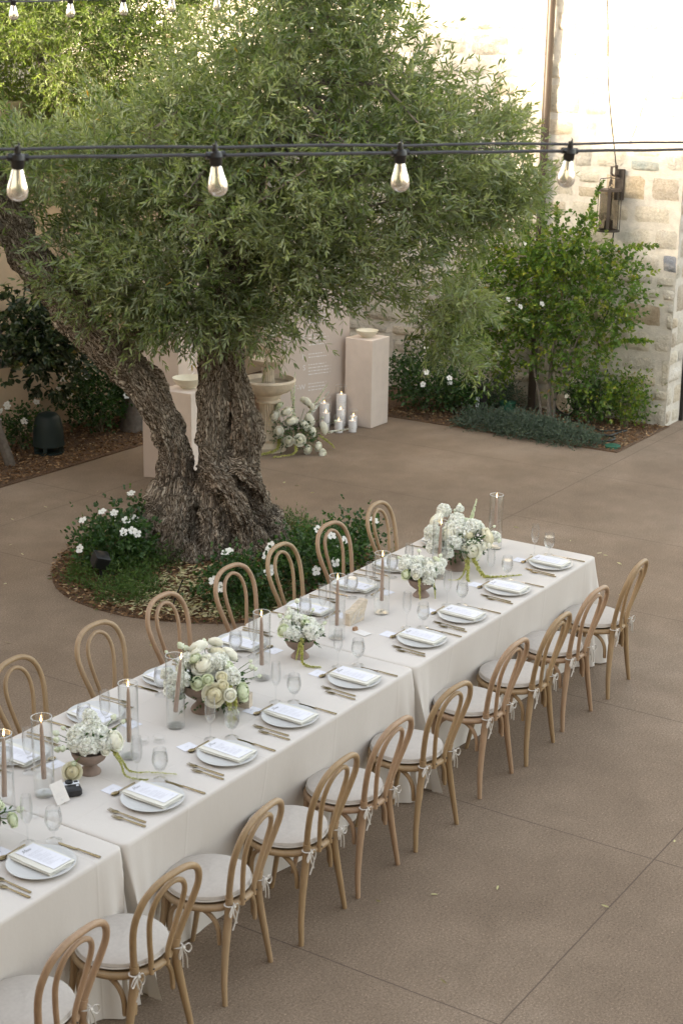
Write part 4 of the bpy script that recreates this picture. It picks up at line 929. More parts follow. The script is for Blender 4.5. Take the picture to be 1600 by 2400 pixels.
def rose_mesh(R, seedv, open_=1.0, mat='petal'):
    """full garden rose: petals overlapping in whorls round a convex heart, tips lifting outwards"""
    rng = random.Random(seedv); V, F, T = [], [], []
    lay = [(8, 3, .10), (22, 3, .13), (36, 4, .17), (51, 5, .23), (68, 5, .32), (85, 6, .44), (98, 6, .52 * open_)]
    for li, (ph, n, lift) in enumerate(lay):
        off = rng.random() * 6.28
        for k in range(n):
            th0 = off + k * 2 * pi / n + rng.uniform(-.12, .12); wd = 2 * pi / n * 1.45; pt = radians(ph + rng.uniform(-3, 3)); pb = pt + radians(52)
            b = len(V); ns, nv_ = 6, 5; Rk = R * rng.uniform(.95, 1.05); tl = rng.uniform(.7, 1.3)
            for j in range(nv_):
                v = j / (nv_ - 1)
                for i in range(ns):
                    s_ = i / (ns - 1) * 2 - 1; p_ = pb + (pt - pb) * v * (1 - .22 * s_ * s_); th = th0 + s_ * wd / 2
                    r = Rk * (.74 + .012 * li + lift * tl * v ** 3 + .03 * s_) ; r = min(r, Rk * 1.22)
                    V.append((r * sin(p_) * cos(th), r * sin(p_) * sin(th), r * cos(p_) * .80 + R * .12)); T.append(min(1, max(0, .10 + .15 * li + rng.uniform(-.1, .1))))
            for j in range(nv_ - 1):
                for i in range(ns - 1): a = b + j * ns + i; F.append((a, a + 1, a + ns + 1, a + ns))
    b = len(V)
    for j in range(8):
        for i in range(12): p_ = .02 + j / 7 * 2.4; V.append((R * .62 * sin(p_) * cos(i * pi / 6), R * .62 * sin(p_) * sin(i * pi / 6), R * .62 * cos(p_) * .8 + R * .12)); T.append(.2)
    for j in range(7):
        for i in range(12): F.append((b + j * 12 + i, b + j * 12 + (i + 1) % 12, b + j * 12 + 12 + (i + 1) % 12, b + j * 12 + 12 + i))
    return fast('rose', V, F, mat, T, smooth=True)
def bud_mesh(R, seedv):
    m_ = rose_mesh(R, seedv, .5, 'petal_green'); co = np.empty(len(m_.vertices) * 3, np.float32); m_.vertices.foreach_get('co', co); co = co.reshape(-1, 3); k = 1 - .30 * np.clip(co[:, 2] / (R * 1.0), 0, 1); co[:, :2] *= (k * .66)[:, None]; co[:, 2] *= 1.25; m_.vertices.foreach_set('co', co.ravel()); return m_
ROSES = [rose_mesh(.043, 1), rose_mesh(.043, 2, mat='petal_cream'), rose_mesh(.043, 3, mat='petal_green'), rose_mesh(.043, 4, 1.1)]
BUDS = [bud_mesh(.020, 5), bud_mesh(.020, 6)]
def floret_mass(balls, rng, fr=.012, dens=1.1):
    B0, D, L_ = [], [], []
    for (x, y, z, r) in balls:
        n = int(260 * dens * (r / .05) ** 2); d = randdir(n, rng); d = d[d[:, 2] > -.5]; n = len(d)
        c = np.array([x, y, z]) + d * (r * rng.uniform(.82, 1.08, n))[:, None]; e1 = nrm(np.cross(d, rng.normal(size=(n, 3)))); e2 = np.cross(d, e1); ph = rng.random(n) * 6
        for k in range(4):
            a = ph + k * pi / 2; dd = e1 * np.cos(a)[:, None] + e2 * np.sin(a)[:, None] + d * .28; B0.append(c); D.append(dd); L_.append(np.full(n, fr) * rng.uniform(.8, 1.25, n))
    B0 = np.concatenate(B0); D = np.concatenate(D); L_ = np.concatenate(L_)
    V, F, T = leaves(B0, D, L_, L_ * 1.0, .0, 'oval', rng.random(len(B0)), .1, rng=rng)
    V, F, T = [V], [F], [T]; nb = len(V[0])
    for (x, y, z, r) in balls:  # pale core ball added inside each cluster to brighten its gaps
        sv = [(x + r * .80 * sin(j * pi / 7) * cos(i * pi / 5), y + r * .80 * sin(j * pi / 7) * sin(i * pi / 5), z + r * .80 * cos(j * pi / 7)) for j in range(8) for i in range(10)]
        V.append(np.array(sv)); T.append(np.full(80, .3)); F.append(np.array([(nb + j * 10 + i, nb + j * 10 + (i + 1) % 10, nb + j * 10 + 10 + (i + 1) % 10, nb + j * 10 + 10 + i) for j in range(7) for i in range(10)])); nb += 80
    return fast('florets', np.concatenate(V), np.concatenate(F), 'petal_cool', np.concatenate(T))
def trail_mesh(path, r0, rng, hang=1.0):
    pts = bez(path, 8); P_ = np.array([p[:] for p in pts]); n = len(P_); B0, D, L_ = [], [], []
    for i in range(n - 1):
        k = 18; f = 1 - .55 * i / n; a = rng.random(k) * 6.28; tn_ = nrm(P_[i + 1] - P_[i]); e1 = nrm(np.cross(tn_, [.3, .2, 1.0])); e2 = np.cross(tn_, e1)
        q = P_[i] + (P_[i + 1] - P_[i]) * rng.random((k, 1)); rad_ = e1 * np.cos(a)[:, None] + e2 * np.sin(a)[:, None]; B0.append(q); D.append(rad_ + tn_ * rng.normal(size=(k, 1)) * .5); L_.append(np.full(k, r0 * f) * rng.uniform(.7, 1.3, k))
    B0 = np.concatenate(B0); D = np.concatenate(D); L_ = np.concatenate(L_); V, F, T = leaves(B0, D, L_, L_ * .75, .1, 'oval', rng.random(len(B0)), .1, rng=rng); return fast('trail', V, F, 'amaranth_bud', T)
def arrangement(label, loc, rz, roses, balls, buds, trails, rng, greens=(.1, 30), group='flower arrangements along the middle of the table', name='flower_arrangement', big=1.0, spikes=()):
    t = thing(name, label, 'flowers', loc, rz, group)
    for i, (x, y, z, r, k) in enumerate(roses):
        o = link('rose', ROSES[k], t, (x, y, z)); d = Vector((x, y, z * .8 + .02 if z > 0 else .02)); o.scale = (r / .043,) * 3; o.rotation_euler = (Vector((x * 1.3 - .25 * .1, y * 1.3 - .02, .07 + z * .6))).to_track_quat('Z', 'Y').to_euler(); o.location = Vector((x, y, z)) - o.rotation_euler.to_matrix() @ Vector((0, 0, r * .4))
    if balls: link('blossom_cluster', floret_mass(balls, rng), t)
    st_ = MB()
    for i, (x, y, z, r) in enumerate(buds):
        o = link('bud', BUDS[i % 2], t, (x, y, z)); o.scale = (r / .020,) * 3; d = Vector((x, y, z * .7 + .02)); o.rotation_euler = d.to_track_quat('Z', 'Y').to_euler()
        st_.tube([(x * .3, y * .3, 0), (x * .75, y * .75, z * .72), (x, y, z)], [.0022, .002, .0016], 5)
    roses = [q for q in roses]
    for (x, y, z, r, k) in roses: st_.tube([(x * .2, y * .2, -.01), (x * .8, y * .8, z * .75)], .0028, 5)
    gR, gN = greens
    P0 = leafball(gN, (0, 0, .01), gR, gR, gR * .6, rng, .3); D0 = nrm(P0 + np.array([0, 0, .05]) + rng.normal(size=P0.shape) * .03)
    V, F, T, SV, SF = sprigs(P0, D0, .06, 3, .03, .011, .7, .2, rng); link('greenery', fast('greenery', V, F, 'shrub_leaf', T), t)
    if st_.v: st_.build('stems', 'stem_green', t)
    for pth, r0 in trails: link('trailing_amaranth', trail_mesh(pth, r0, rng), t)
    for (b, e, r0, mt_) in spikes:
        b, e = np.array(b), np.array(e); n = 90; tt_ = rng.random(n) ** .8; c = b + (e - b) * tt_[:, None]; ax = nrm((e - b)[None])[0]; d = nrm(randdir(n, rng) + ax * .5); P_ = np.repeat(c, 4, 0); dd = np.repeat(d, 4, 0) + rng.normal(size=(n * 4, 3)) * .35; L_ = np.repeat(r0 * (1.15 - .8 * tt_), 4)
        V, F, T = leaves(P_, dd, L_, L_ * .62, .0, 'oval', rng.random(len(P_)), .2, rng=rng); link('flower_spike', fast('spike', V, F, mt_, T), t)
        st3_ = MB().tube([tuple(b - (e - b) * .3), tuple(b), tuple(e)], [.003, .0025, .0015], 5).build('stem', 'stem_green', t)
    return t
rf_ = np.random.default_rng(31)
# floor arrangement by the fountain
arrangement('loose white roses with pale green stock spikes on the patio at the fountain foot', (3.60, 5.02, .18), 0,
    [(-.16, .14, .22, .060, 0), (-.05, .06, .26, .060, 0), (-.02, .02, .16, .065, 0), (-.20, .06, .06, .055, 3), (.10, -.10, .10, .06, 0), (.19, -.10, .15, .062, 0), (.15, -.16, .03, .06, 3), (.28, -.22, .05, .062, 0), (-.10, -.16, -.02, .058, 0), (-.03, -.22, -.13, .045, 3), (.05, -.30, -.10, .045, 0), (.04, -.36, -.17, .050, 3), (-.18, -.06, -.03, .048, 0), (.22, -.02, .33, .055, 0), (.26, -.05, .28, .045, 3), (-.10, .12, .32, .045, 2)],
    [], [(.42, -.25, .10, .022), (.40, -.1, .12, .02)], [([(-.1, .1, .0), (-.22, .05, -.12), (-.35, .12, -.155), (-.5, .22, -.16)], .022), ([(-.1, -.1, -.05), (-.2, -.15, -.14), (-.4, -.02, -.16)], .02), ([(.2, -.2, -.02), (.3, -.28, -.12), (.3, -.32, -.16)], .016)], rf_, (.23, 260), 'floor flowers', 'floor_flowers',
    spikes=[((.06, .05, .15), (.20, .12, .62), .022, 'petal_green'), ((.10, .05, .15), (.10, .12, .55), .022, 'petal_green'), ((.25, .0, .15), (.62, -.02, .45), .020, 'petal_green'), ((.2, -.05, .15), (.55, -.08, .38), .020, 'petal_cool'), ((.3, -.25, .0), (.5, -.42, .03), .018, 'petal_cool')])
bpy.data.objects['floor_flowers']['group'] = ''; del bpy.data.objects['floor_flowers']['group']
o = link('rose', ROSES[0], None, (FX - .06, FY - .08, 1.285)); o.scale = (1.45,) * 3; o.rotation_euler = Vector((-.6, -.55, .7)).to_track_quat('Z', 'Y').to_euler(); tag(o, 'single large white rose resting in the top tier of the fountain', 'rose')
o = link('rose', ROSES[2], None, (FX + .03, FY - .02, 1.30)); o.scale = (1.1,) * 3; o.rotation_euler = (.3, .5, 0); tag(o, 'smaller greenish white bloom behind the big rose on the fountain top', 'rose')

# ================================================================== TABLES
TZ = .762; TWD = 1.18
def tablecloth(x0, x1, label, seedv, open0, open1):
    rng = random.Random(seedv); cr_ = .035; per = []
    def seg(ax, ay, bx, by, nx, ny, side):
        L = sqrt((bx - ax) ** 2 + (by - ay) ** 2); n = max(2, int(L / .022))
        for i in range(n): f = i / n; per.append((ax + (bx - ax) * f, ay + (by - ay) * f, nx, ny, side))
    def arc(cx, cy, a0, a1, side):
        for i in range(6): a = a0 + (a1 - a0) * i / 6; per.append((cx + cr_ * cos(a), cy + cr_ * sin(a), cos(a), sin(a), side))
    y0, y1 = 0, TWD; g = .0022
    X0, X1 = x0 + g, x1 - g
    seg(X0 + cr_, y0, X1 - cr_, y0, 0, -1, 'n'); arc(X1 - cr_, y0 + cr_, -pi / 2, 0, 'c'); seg(X1, y0 + cr_, X1, y1 - cr_, 1, 0, 'e'); arc(X1 - cr_, y1 - cr_, 0, pi / 2, 'c')
    seg(X1 - cr_, y1, X0 + cr_, y1, 0, 1, 'f'); arc(X0 + cr_, y1 - cr_, pi / 2, pi, 'c'); seg(X0, y1 - cr_, X0, y0 + cr_, -1, 0, 'w'); arc(X0 + cr_, y0 + cr_, pi, 1.5 * pi, 'c')
    n = len(per); vs_, fs = [], []
    hs_ = [0, .012, .03, .06, .10, .15, .21, .28, .36, .44, .52, .60, .68, .745]
    for ins, z in ((.020, TZ), (.008, TZ - .0012)):
        for (x, y, nx, ny, sd_) in per: vs_.append((x - nx * ins, y - ny * ins, z))
    ph = rng.random() * 9
    for h in hs_:
        for (x, y, nx, ny, sd_) in per:
            dx = min(abs(x - X0), abs(x - X1)); dy = min(abs(y - y0), abs(y - y1)); dc = sqrt(dx * dx + dy * dy)
            c = math.exp(-(dc / .17) ** 2); k = h / .745
            opn = (x > (x0 + x1) / 2 and open1) or (x < (x0 + x1) / 2 and open0)
            base = -.075 * k if sd_ in 'nf' or abs(ny) > .7 else -.0 * k
            base = base * (1 - c) + (.115 if opn else .135) * k * c
            s_ = x * 1.0 + y * 1.7
            wv = noise.noise(Vector((s_ * 2.3 + ph, k * .9, seedv))) * .070 + noise.noise(Vector((s_ * 6.5 + ph, k * .7, seedv + 5))) * .026
            pl_ = cos(dc * 52 + (1.2 if sd_ in 'ew' else 0)) * .045 * math.exp(-((dc - .03) / .13) ** 2)
            o_ = base + (wv + pl_) * k ** 1.1
            if h < .06: o_ += .0
            xx, yy = x + nx * o_, y + ny * o_
            if sd_ in 'ew': yy += (-1 if y < TWD / 2 else 1) * .12 * k * c * (.7 + .3 * cos(dc * 70 + ph))
            if not open1: xx = min(xx, X1 - .11 * k ** .8 * c * (sd_ != 'e'))
            if not open0: xx = max(xx, X0 + .07 * k * c * (sd_ != 'w'))
            zz = TZ - .006 - h - (0.004 if h > 0 else 0)
            if h == hs_[-1]: zz += -.004 + .010 * c + .006 * noise.noise(Vector((s_ * 5, 2, seedv)))
            vs_.append((xx, yy, zz))
    nr = 2 + len(hs_); fs.append(tuple(range(n)))
    for r in range(nr - 1):
        for i in range(n): fs.append((r * n + i, (r + 1) * n + i, (r + 1) * n + (i + 1) % n, r * n + (i + 1) % n))
    o = MB().add(vs_, fs).build('tablecloth', 'cloth', smooth=70); return tag(o, label, 'tablecloth', 'cream floor length tablecloths joined end to end')
tablecloth(-2.44, 0, 'cream floor length tablecloth on the farthest table, with a free far end', 3, False, True)
tablecloth(-4.88, -2.44, 'cream floor length tablecloth on the middle table between the two seams', 7, False, False)
tablecloth(-7.32, -4.88, 'cream floor length tablecloth on the nearest table, cut by the left frame edge', 12, False, False)
# ------------------------------------------------------------------ chairs
def hoop(w_top, w_seat, zt, yt, wleg, zmid, foot=True):
    """half outline (x>0) of a bent hoop from foot/seat to apex, mirrored"""
    return None
def make_chair(wood):
    t = thing('bentwood_chair', 'x', 'chair')
    sb = MB().tube([(.192 * cos(a), .195 * sin(a), .438) for a in np.linspace(0, 2 * pi, 40, endpoint=False)], .020, 10, True, flat=.85)
    sb.lathe([(.001, .446), (.185, .446), (.185, .436), (.001, .436)], 36, cap=False); sb.build('seat_frame', wood, t)
    # outer hoop: foot -> seat -> widest -> apex -> mirrored; one bent piece, split as hoop and legs
    half = [(.128, -.186, .50), (.150, -.205, .58), (.178, -.236, .69), (.182, -.262, .775), (.150, -.283, .85), (.085, -.296, .892), (0, -.300, .902)]
    full = half + [(-x, y, z) for x, y, z in half[-2::-1]]
    legp = lambda s: [(s * .198, -.205, 0), (s * .182, -.192, .12), (s * .155, -.183, .26), (s * .130, -.180, .38), (s * .122, -.182, .46), (s * .128, -.186, .50)]
    MB().tube(bez(full, 6), .0150, 10).build('back_hoop', wood, t)
    for s in (1, -1):
        pts = bez(legp(s), 5); MB().tube(pts, [.0125 + .0065 * min(1, k / 12) for k in range(len(pts))], 10).build('leg', wood, t)
    ih = [(.048, -.205, .428), (.052, -.208, .50), (.075, -.225, .60), (.094, -.246, .70), (.092, -.266, .775), (.062, -.281, .832), (0, -.288, .858)]
    MB().tube(bez(ih + [(-x, y, z) for x, y, z in ih[-2::-1]], 6), .0118, 9).build('inner_hoop', wood, t)
    for s in (1, -1):
        pts = bez([(s * .168, .205, 0), (s * .160, .175, .15), (s * .150, .145, .32), (s * .146, .135, .43)], 5); MB().tube(pts, [.0115 + .006 * k / (len(pts) - 1) for k in range(len(pts))], 10).build('leg', wood, t)
    def brace(lx, ly, dx, dy, zt=.424, r=.010):
        pts = [(lx + dx * 1.0, ly + dy * 1.0, zt), (lx + dx * .72, ly + dy * .72, zt - .012), (lx + dx * .40, ly + dy * .40, zt - .045), (lx + dx * .22, ly + dy * .22, zt - .095), (lx + dx * .18, ly + dy * .18, zt - .165)]
        return MB().tube(bez(pts, 5), [r * 1.15] * 20 + [r], 8)
    for s in (1, -1):
        brace(s * .132, -.170, -s * .095, .0).build('corner_brace', wood, t); brace(s * .140, -.165, s * .02, .115).build('corner_brace', wood, t)
        brace(s * .148, .130, -s * .095, .02).build('corner_brace', wood, t); brace(s * .148, .130, s * .02, -.105).build('corner_brace', wood, t)
    for s in (1, -1): MB().lathe([(.001, 0), (.0045, .001), (.0035, .003), (.001, .004)], 8).xf(Matrix.Translation((s * .048, -.2185, .455)) @ Matrix.Rotation(pi / 2, 4, 'X')).build('screw', 'black_metal', t)
    # cushion: flattened disc with slight dimples
    prof = [(.001, .456), (.170, .456), (.190, .464), (.197, .476), (.193, .489), (.170, .499), (.12, .505), (.06, .507), (.001, .508)]
    m_ = MB().lathe(prof, 44, cap=False)
    m_.v = [(x * (1 + .02 * noise.noise(Vector((x * 9, y * 9, 1)))) * 1.0, y * 1.0 * (1.02 if y > 0 else .97), z + .0045 * noise.noise(Vector((x * 16, y * 16, 2)))) for x, y, z in m_.v]
    cu = m_.build('cushion', 'cushion', t)
    MB().tube([(.196 * cos(a), (.199 if sin(a) > 0 else .190) * sin(a), .4700) for a in np.linspace(0, 2 * pi, 48, endpoint=False)], .0038, 6, True).build('piping', 'piping', cu)
    rr = random.Random(3)
    for s in (1, -1):
        cx, cy, cz = s * .130, -.188, .462; tm = MB()
        tm.tube([(cx + .021 * cos(a), cy + .021 * sin(a), cz) for a in np.linspace(0, 2 * pi, 12, endpoint=False)], .0045, 6, True, flat=.6)
        kx, ky = cx + s * .004, cy - .022
        for (ox, oz, k) in ((s * .045, -.035, 1), (-s * .03, -.045, 1)):
            tm.tube(bez([(kx, ky, cz), (kx + ox * .6, ky - .012, cz + .010), (kx + ox, ky - .010, cz + oz * .5), (kx + ox * .7, ky - .006, cz + oz), (kx, ky - .002, cz)], 5), .0040, 5, flat=.55)
        tm.tube(bez([(kx, ky, cz), (kx + .012, ky - .012, cz - .045), (kx + s * .020, ky - .010, cz - .105)], 5), .0040, 5, flat=.5)
        tm.tube(bez([(kx, ky, cz), (kx - .010, ky - .010, cz - .035), (kx - s * .012, ky - .012, cz - .085)], 5), .0040, 5, flat=.5)
        tm.tube([(kx - .007, ky - .005, cz + .003), (kx + .007, ky - .006, cz - .003)], .007, 8); tm.build('tie', 'tie', cu)
    return t
CH = [make_chair(w) for w in ('wood_honey', 'wood_pink', 'wood_tan')]; used = [False] * 3
def place_chair(x, y, rz, k, label, group):
    if not used[k]: o = CH[k]; used[k] = True; o.location = (x, y, 0); o.rotation_euler = (0, 0, rz); o['label'] = label; o['group'] = group; return o
    return dup(CH[k], (x, y, 0), rz, label, group)
GN = 'bentwood chairs along the near side of the table'; GF = 'bentwood chairs along the far side of the table'
ordn = ['first', 'second', 'third', 'fourth', 'fifth', 'sixth', 'seventh', 'eighth', 'ninth', 'tenth']
NC = [(-.370, 0, .03, 'farthest right bentwood chair on the near side, at the free end of the table'), (-.985, 1, -.02, 'pinkish bentwood chair second from the far end of the near side'), (-1.568, 0, .02, 'bentwood chair third from the far end on the near side, left of the pinkish one'),
      (-2.085, 1, .0, 'fourth bentwood chair from the far end, just right of the right hand table seam'), (-2.80, 0, -.04, 'bentwood chair just left of the right hand table seam, near side'), (-3.38, 1, .01, 'pinkish bentwood chair second left of the right hand table seam, near side'),
      (-3.895, 0, .02, 'bentwood chair in the middle of the near row, third left of the right hand seam'), (-4.49, 2, .05, 'bentwood chair just right of the left hand table seam, near side'), (-5.10, 0, -.03, 'bentwood chair at the bottom left in front of the left hand table seam'), (-5.66, 1, .02, 'bentwood chair cut off by the bottom left corner of the frame')]
for i, (x, k, rz, lb) in enumerate(NC): place_chair(x, -.165 + [.0, .008, -.012, .01, -.015, .004, -.004, .012, -.01, .0][i], rz * 1.8, k, lb, GN)
FC = [(-.19, 2, 'farthest bentwood chair on the far side, rising behind the right end of the table'), (-.83, 1, 'bentwood chair on the far side second from the right, before the tree bed edge'), (-1.41, 2, 'bentwood chair on the far side third from the right, rose blooms showing through it'),
      (-1.97, 1, 'bentwood chair on the far side fourth from the right, right before the tree roots'), (-2.62, 1, 'bentwood chair on the far side third from the left, below the tree bed rim'), (-3.23, 2, 'bentwood chair on the far side second from the left'), (-3.86, 0, 'leftmost bentwood chair on the far side, cut by the left frame edge')]
for i, (x, k, lb) in enumerate(FC): place_chair(x, 1.345, pi + [.05, -.03, .04, -.05, .03, -.02, .06][i], k, lb, GF)

# ================================================================== PLACE SETTINGS
def centre(me, off=(0, 0, 0)): return me
plate_me = MB().lathe([(.001, .004), (.085, .003), (.10, 0), (.112, .004), (.132, .010), (.144, .017), (.1455, .0195), (.143, .0200), (.130, .0135), (.105, .0085), (.001, .0075)], 64, cap=False).mesh('plate', 'plate', 60)
def napkin_mesh(sd_):
    rr = random.Random(sd_); m_ = MB(); w, l = .145, .262
    for k, (dx, dz, ww) in enumerate(((.0, .0050, w), (-.004, .0100, w - .004), (.002, .0150, w - .002))):
        nx, ny = 7, 9; vs_, fs = [], []
        for s in (0, 1):
            for j in range(ny):
                for i in range(nx):
                    u, v = i / (nx - 1) - .5, j / (ny - 1) - .5; e = min(.5 - abs(u), .5 - abs(v)); th = .0044 * min(1, .35 + e * 14)
                    vs_.append((dx + u * (ww + .004 * sin(v * 5 + k)), v * (l - .006 * k + .003 * sin(u * 8 + k * 2)), dz + (th / 2 if s else -th / 2) + .0016 * noise.noise(Vector((u * 4 + sd_, v * 5, k)))))
        o_ = nx * ny
        for j in range(ny - 1):
            for i in range(nx - 1): a = j * nx + i; fs += [(a + o_, a + 1 + o_, a + nx + 1 + o_, a + nx + o_), (a, a + nx, a + nx + 1, a + 1)]
        for j in range(ny - 1):
            for i in (0, nx - 1): a = j * nx + i; fs.append((a, a + nx, a + nx + o_, a + o_) if i else (a, a + o_, a + nx + o_, a + nx))
        for i in range(nx - 1):
            for j in (0, ny - 1): a = j * nx + i; fs.append((a, a + o_, a + 1 + o_, a + 1) if j else (a, a + 1, a + 1 + o_, a + o_))
        m_.add(vs_, fs)
    return m_.mesh('napkin', 'napkin', 70)
NAPS = [napkin_mesh(k) for k in range(3)]
def stroke(m_, pts, w=.0011, z=.0006, mi=1):
    for a, b in zip(pts[:-1], pts[1:]):
        a, b = Vector((*a, z)), Vector((*b, z)); d = b - a
        if d.length < 1e-6: continue
        n = Vector((-d.y, d.x, 0)).normalized() * w / 2; m_.add([a - n, b - n, b + n, a + n], [(0, 1, 2, 3)], mi)
def script_menu(m_, x, y, s):
    def S(p, w=.0011): stroke(m_, [(x + (q[0] + q[1] * .35) * s, y + q[1] * s) for q in p], w)
    S([(-.25, -.1), (0, 0), (.12, 1.1)], .0016); S([(.12, 1.1), (.30, .05)], .0012); S([(.30, .05), (.62, 1.15)], .0009); S([(.62, 1.15), (.66, .0), (.78, .1)], .0016)  # M
    S([(.84, .28), (1.02, .42), (.96, .58), (.85, .40), (.92, .05), (1.1, .12)])  # e
    S([(1.18, .55), (1.16, .0), (1.34, .5), (1.42, .45), (1.40, .05), (1.48, .08)])  # n
    S([(1.58, .52), (1.54, .08), (1.66, .05), (1.80, .5), (1.78, .05), (1.95, .2)])  # u
def menu_mesh(k):
    m_ = MB(); w, l = .104, .226
    m_.box((0, 0, -.0004), (w, l, .0008), 0)
    script_menu(m_, -.034, .078, .022)
    rr = random.Random(k); y = .066; stroke(m_, [(-.034, y + .004), (.020, y + .004)], .0004, mi=2)
    for i in range(15):
        y -= .0075 if i % 3 else .0125; x = -.036; e = rr.uniform(-.005, .036)
        while x < e: q = min(e, x + rr.uniform(.004, .012)); stroke(m_, [(x, y), (q, y)], .0016, mi=2); x = q + .002
    stroke(m_, [(.018, -.098), (.024, -.088), (.026, -.100), (.034, -.090), (.036, -.099)], .0008, mi=2); stroke(m_, [(.014, -.094), (.040, -.094)], .0004, mi=2)
    return m_.mesh('menu', ['paper', 'ink', 'ink_light'], False)
def card_mesh(k):
    m_ = MB().box((0, 0, -.0004), (.084, .072, .0008), 0); rr = random.Random(k + 5); x = -.014; p = []
    for i in range(7): p.append((x, .002 + (rr.uniform(-.003, .006) if i % 2 else 0))); x += .004
    stroke(m_, p, .0009); return m_.mesh('place_card', ['paper', 'ink'], False)
def cutlery_handle(m_, L0, L1, w0=.0036, w1=.0060, z=.0055):
    pts = bez([(0, L0, z + .002), (0, (L0 + L1) * .5, z), (0, L1, z - .001)], 6); n = len(pts)
    m_.tube(pts, [w0 + (w1 - w0) * (k / (n - 1)) ** .7 for k in range(n)], 8, flat=.55)
def fork_mesh(L):
    m_ = MB(); h = L / 2; cutlery_handle(m_, h - .062, -h)
    # shoulder
    m_.tube([(0, h - .064, .0075), (0, h - .052, .006), (0, h - .040, .0055)], [.0035, .011, .0125], 10, flat=.18)
    for i in range(4):
        x = -.0099 + i * .0066; m_.tube([(x * 1.0, h - .041, .0055), (x, h - .022, .0045), (x * .96, h, .0085)], [.0026, .0020, .0011], 6, flat=.7)
    return m_.mesh('fork', 'brass', 60)
def spoon_mesh(L):
    m_ = MB(); h = L / 2; cutlery_handle(m_, h - .046, -h, .003, .0048, .006)
    n = 14; rings = [(1, .0070), (.82, .0040), (.5, .0018), (.0, .0012)]; vs_, fs = [], []
    for rr, z in rings:
        for i in range(n): a = 2 * pi * i / n; vs_.append((.0165 * rr * cos(a) * (1 + .0 * sin(a)), h - .024 + .0245 * rr * sin(a), z))
    for q in range(3):
        for i in range(n): fs.append((q * n + i, q * n + (i + 1) % n, (q + 1) * n + (i + 1) % n, (q + 1) * n + i))
    m_.add(vs_, fs); m_.add([(x, y, z - .0010) for x, y, z in vs_], [tuple(reversed(f)) for f in fs]); return m_.mesh('spoon', 'brass', 60)
def knife_mesh(L):
    m_ = MB(); h = L / 2; cutlery_handle(m_, h - .105, -h, .0042, .0062, .0058)
    out = [(-.004, h - .112), (-.0075, h - .095), (-.0085, h - .05), (-.006, h - .014), (.002, h), (.006, h - .008), (.0062, h - .06), (.0045, h - .112)]
    n = len(out); vs_ = [(x, y, .0035) for x, y in out] + [(x, y, .0058) for x, y in out]; m_.add(vs_, [tuple(range(n - 1, -1, -1)), tuple(range(n, 2 * n))] + [(i, (i + 1) % n, (i + 1) % n + n, i + n) for i in range(n)])
    return m_.mesh('knife', 'brass', 50)
FK1, FK2, SPN, KNF = fork_mesh(.215), fork_mesh(.185), spoon_mesh(.160), knife_mesh(.235)
MENUS = [menu_mesh(k) for k in range(3)]; CARDS = [card_mesh(k) for k in range(4)]
gob_me = MB().lathe([(.033, .001), (.034, .0025), (.020, .005), (.006, .010), (.0042, .020), (.0045, .040), (.010, .047), (.024, .058), (.0345, .078), (.0385, .098), (.037, .122), (.0315, .152), (.0303, .158), (.0291, .157), (.0303, .150), (.0357, .121), (.0371, .098), (.0330, .079), (.0225, .060), (.009, .051), (.001, .049)], 36, cap=False).mesh('goblet', 'glass', 60)
gob_water = MB().lathe([(.001, .0505), (.0088, .0525), (.0220, .0612), (.0325, .0795), (.0366, .098), (.0356, .118), (.0335, .132), (.001, .132)], 32, cap=False).mesh('water', 'water', 50)
flu_me = MB().lathe([(.032, .001), (.033, .0025), (.016, .005), (.005, .012), (.0034, .030), (.0034, .082), (.006, .092), (.0150, .104), (.0240, .124), (.0272, .148), (.0268, .180), (.0235, .222), (.0228, .228), (.0217, .227), (.0224, .220), (.0256, .180), (.0260, .148), (.0228, .125), (.0140, .107), (.005, .098), (.001, .0965)], 32, cap=False).mesh('flute', 'glass', 60)
rp = random.Random(99)
NX = [-.36, -.985, -1.575, -2.06, -2.788, -3.396, -3.93, -4.488, -5.204, -5.83]
FX_ = [-.36, -1.01, -1.486, -1.995, -2.70, -3.345, -3.935, -4.489]
NP = ['near side, at the free right end', 'near side, second from the right end', 'near side, third from the right end', 'just right of the right hand seam, near side', 'just left of the right hand seam, near side', 'near side, second left of the right hand seam', 'near side, third left of the right hand seam', 'just right of the left hand seam, near side', 'just left of the left hand seam, near side', 'at the bottom left frame edge, near side']
FP = ['far side, behind the largest bouquet at the right', 'far side, second from the right end', 'far side, third from the right end', 'far side, fourth from the right end', 'far side, behind the large middle bouquet', 'far side, left of the large middle bouquet', 'far side, behind the left small bouquet', 'far side, at the left frame edge']
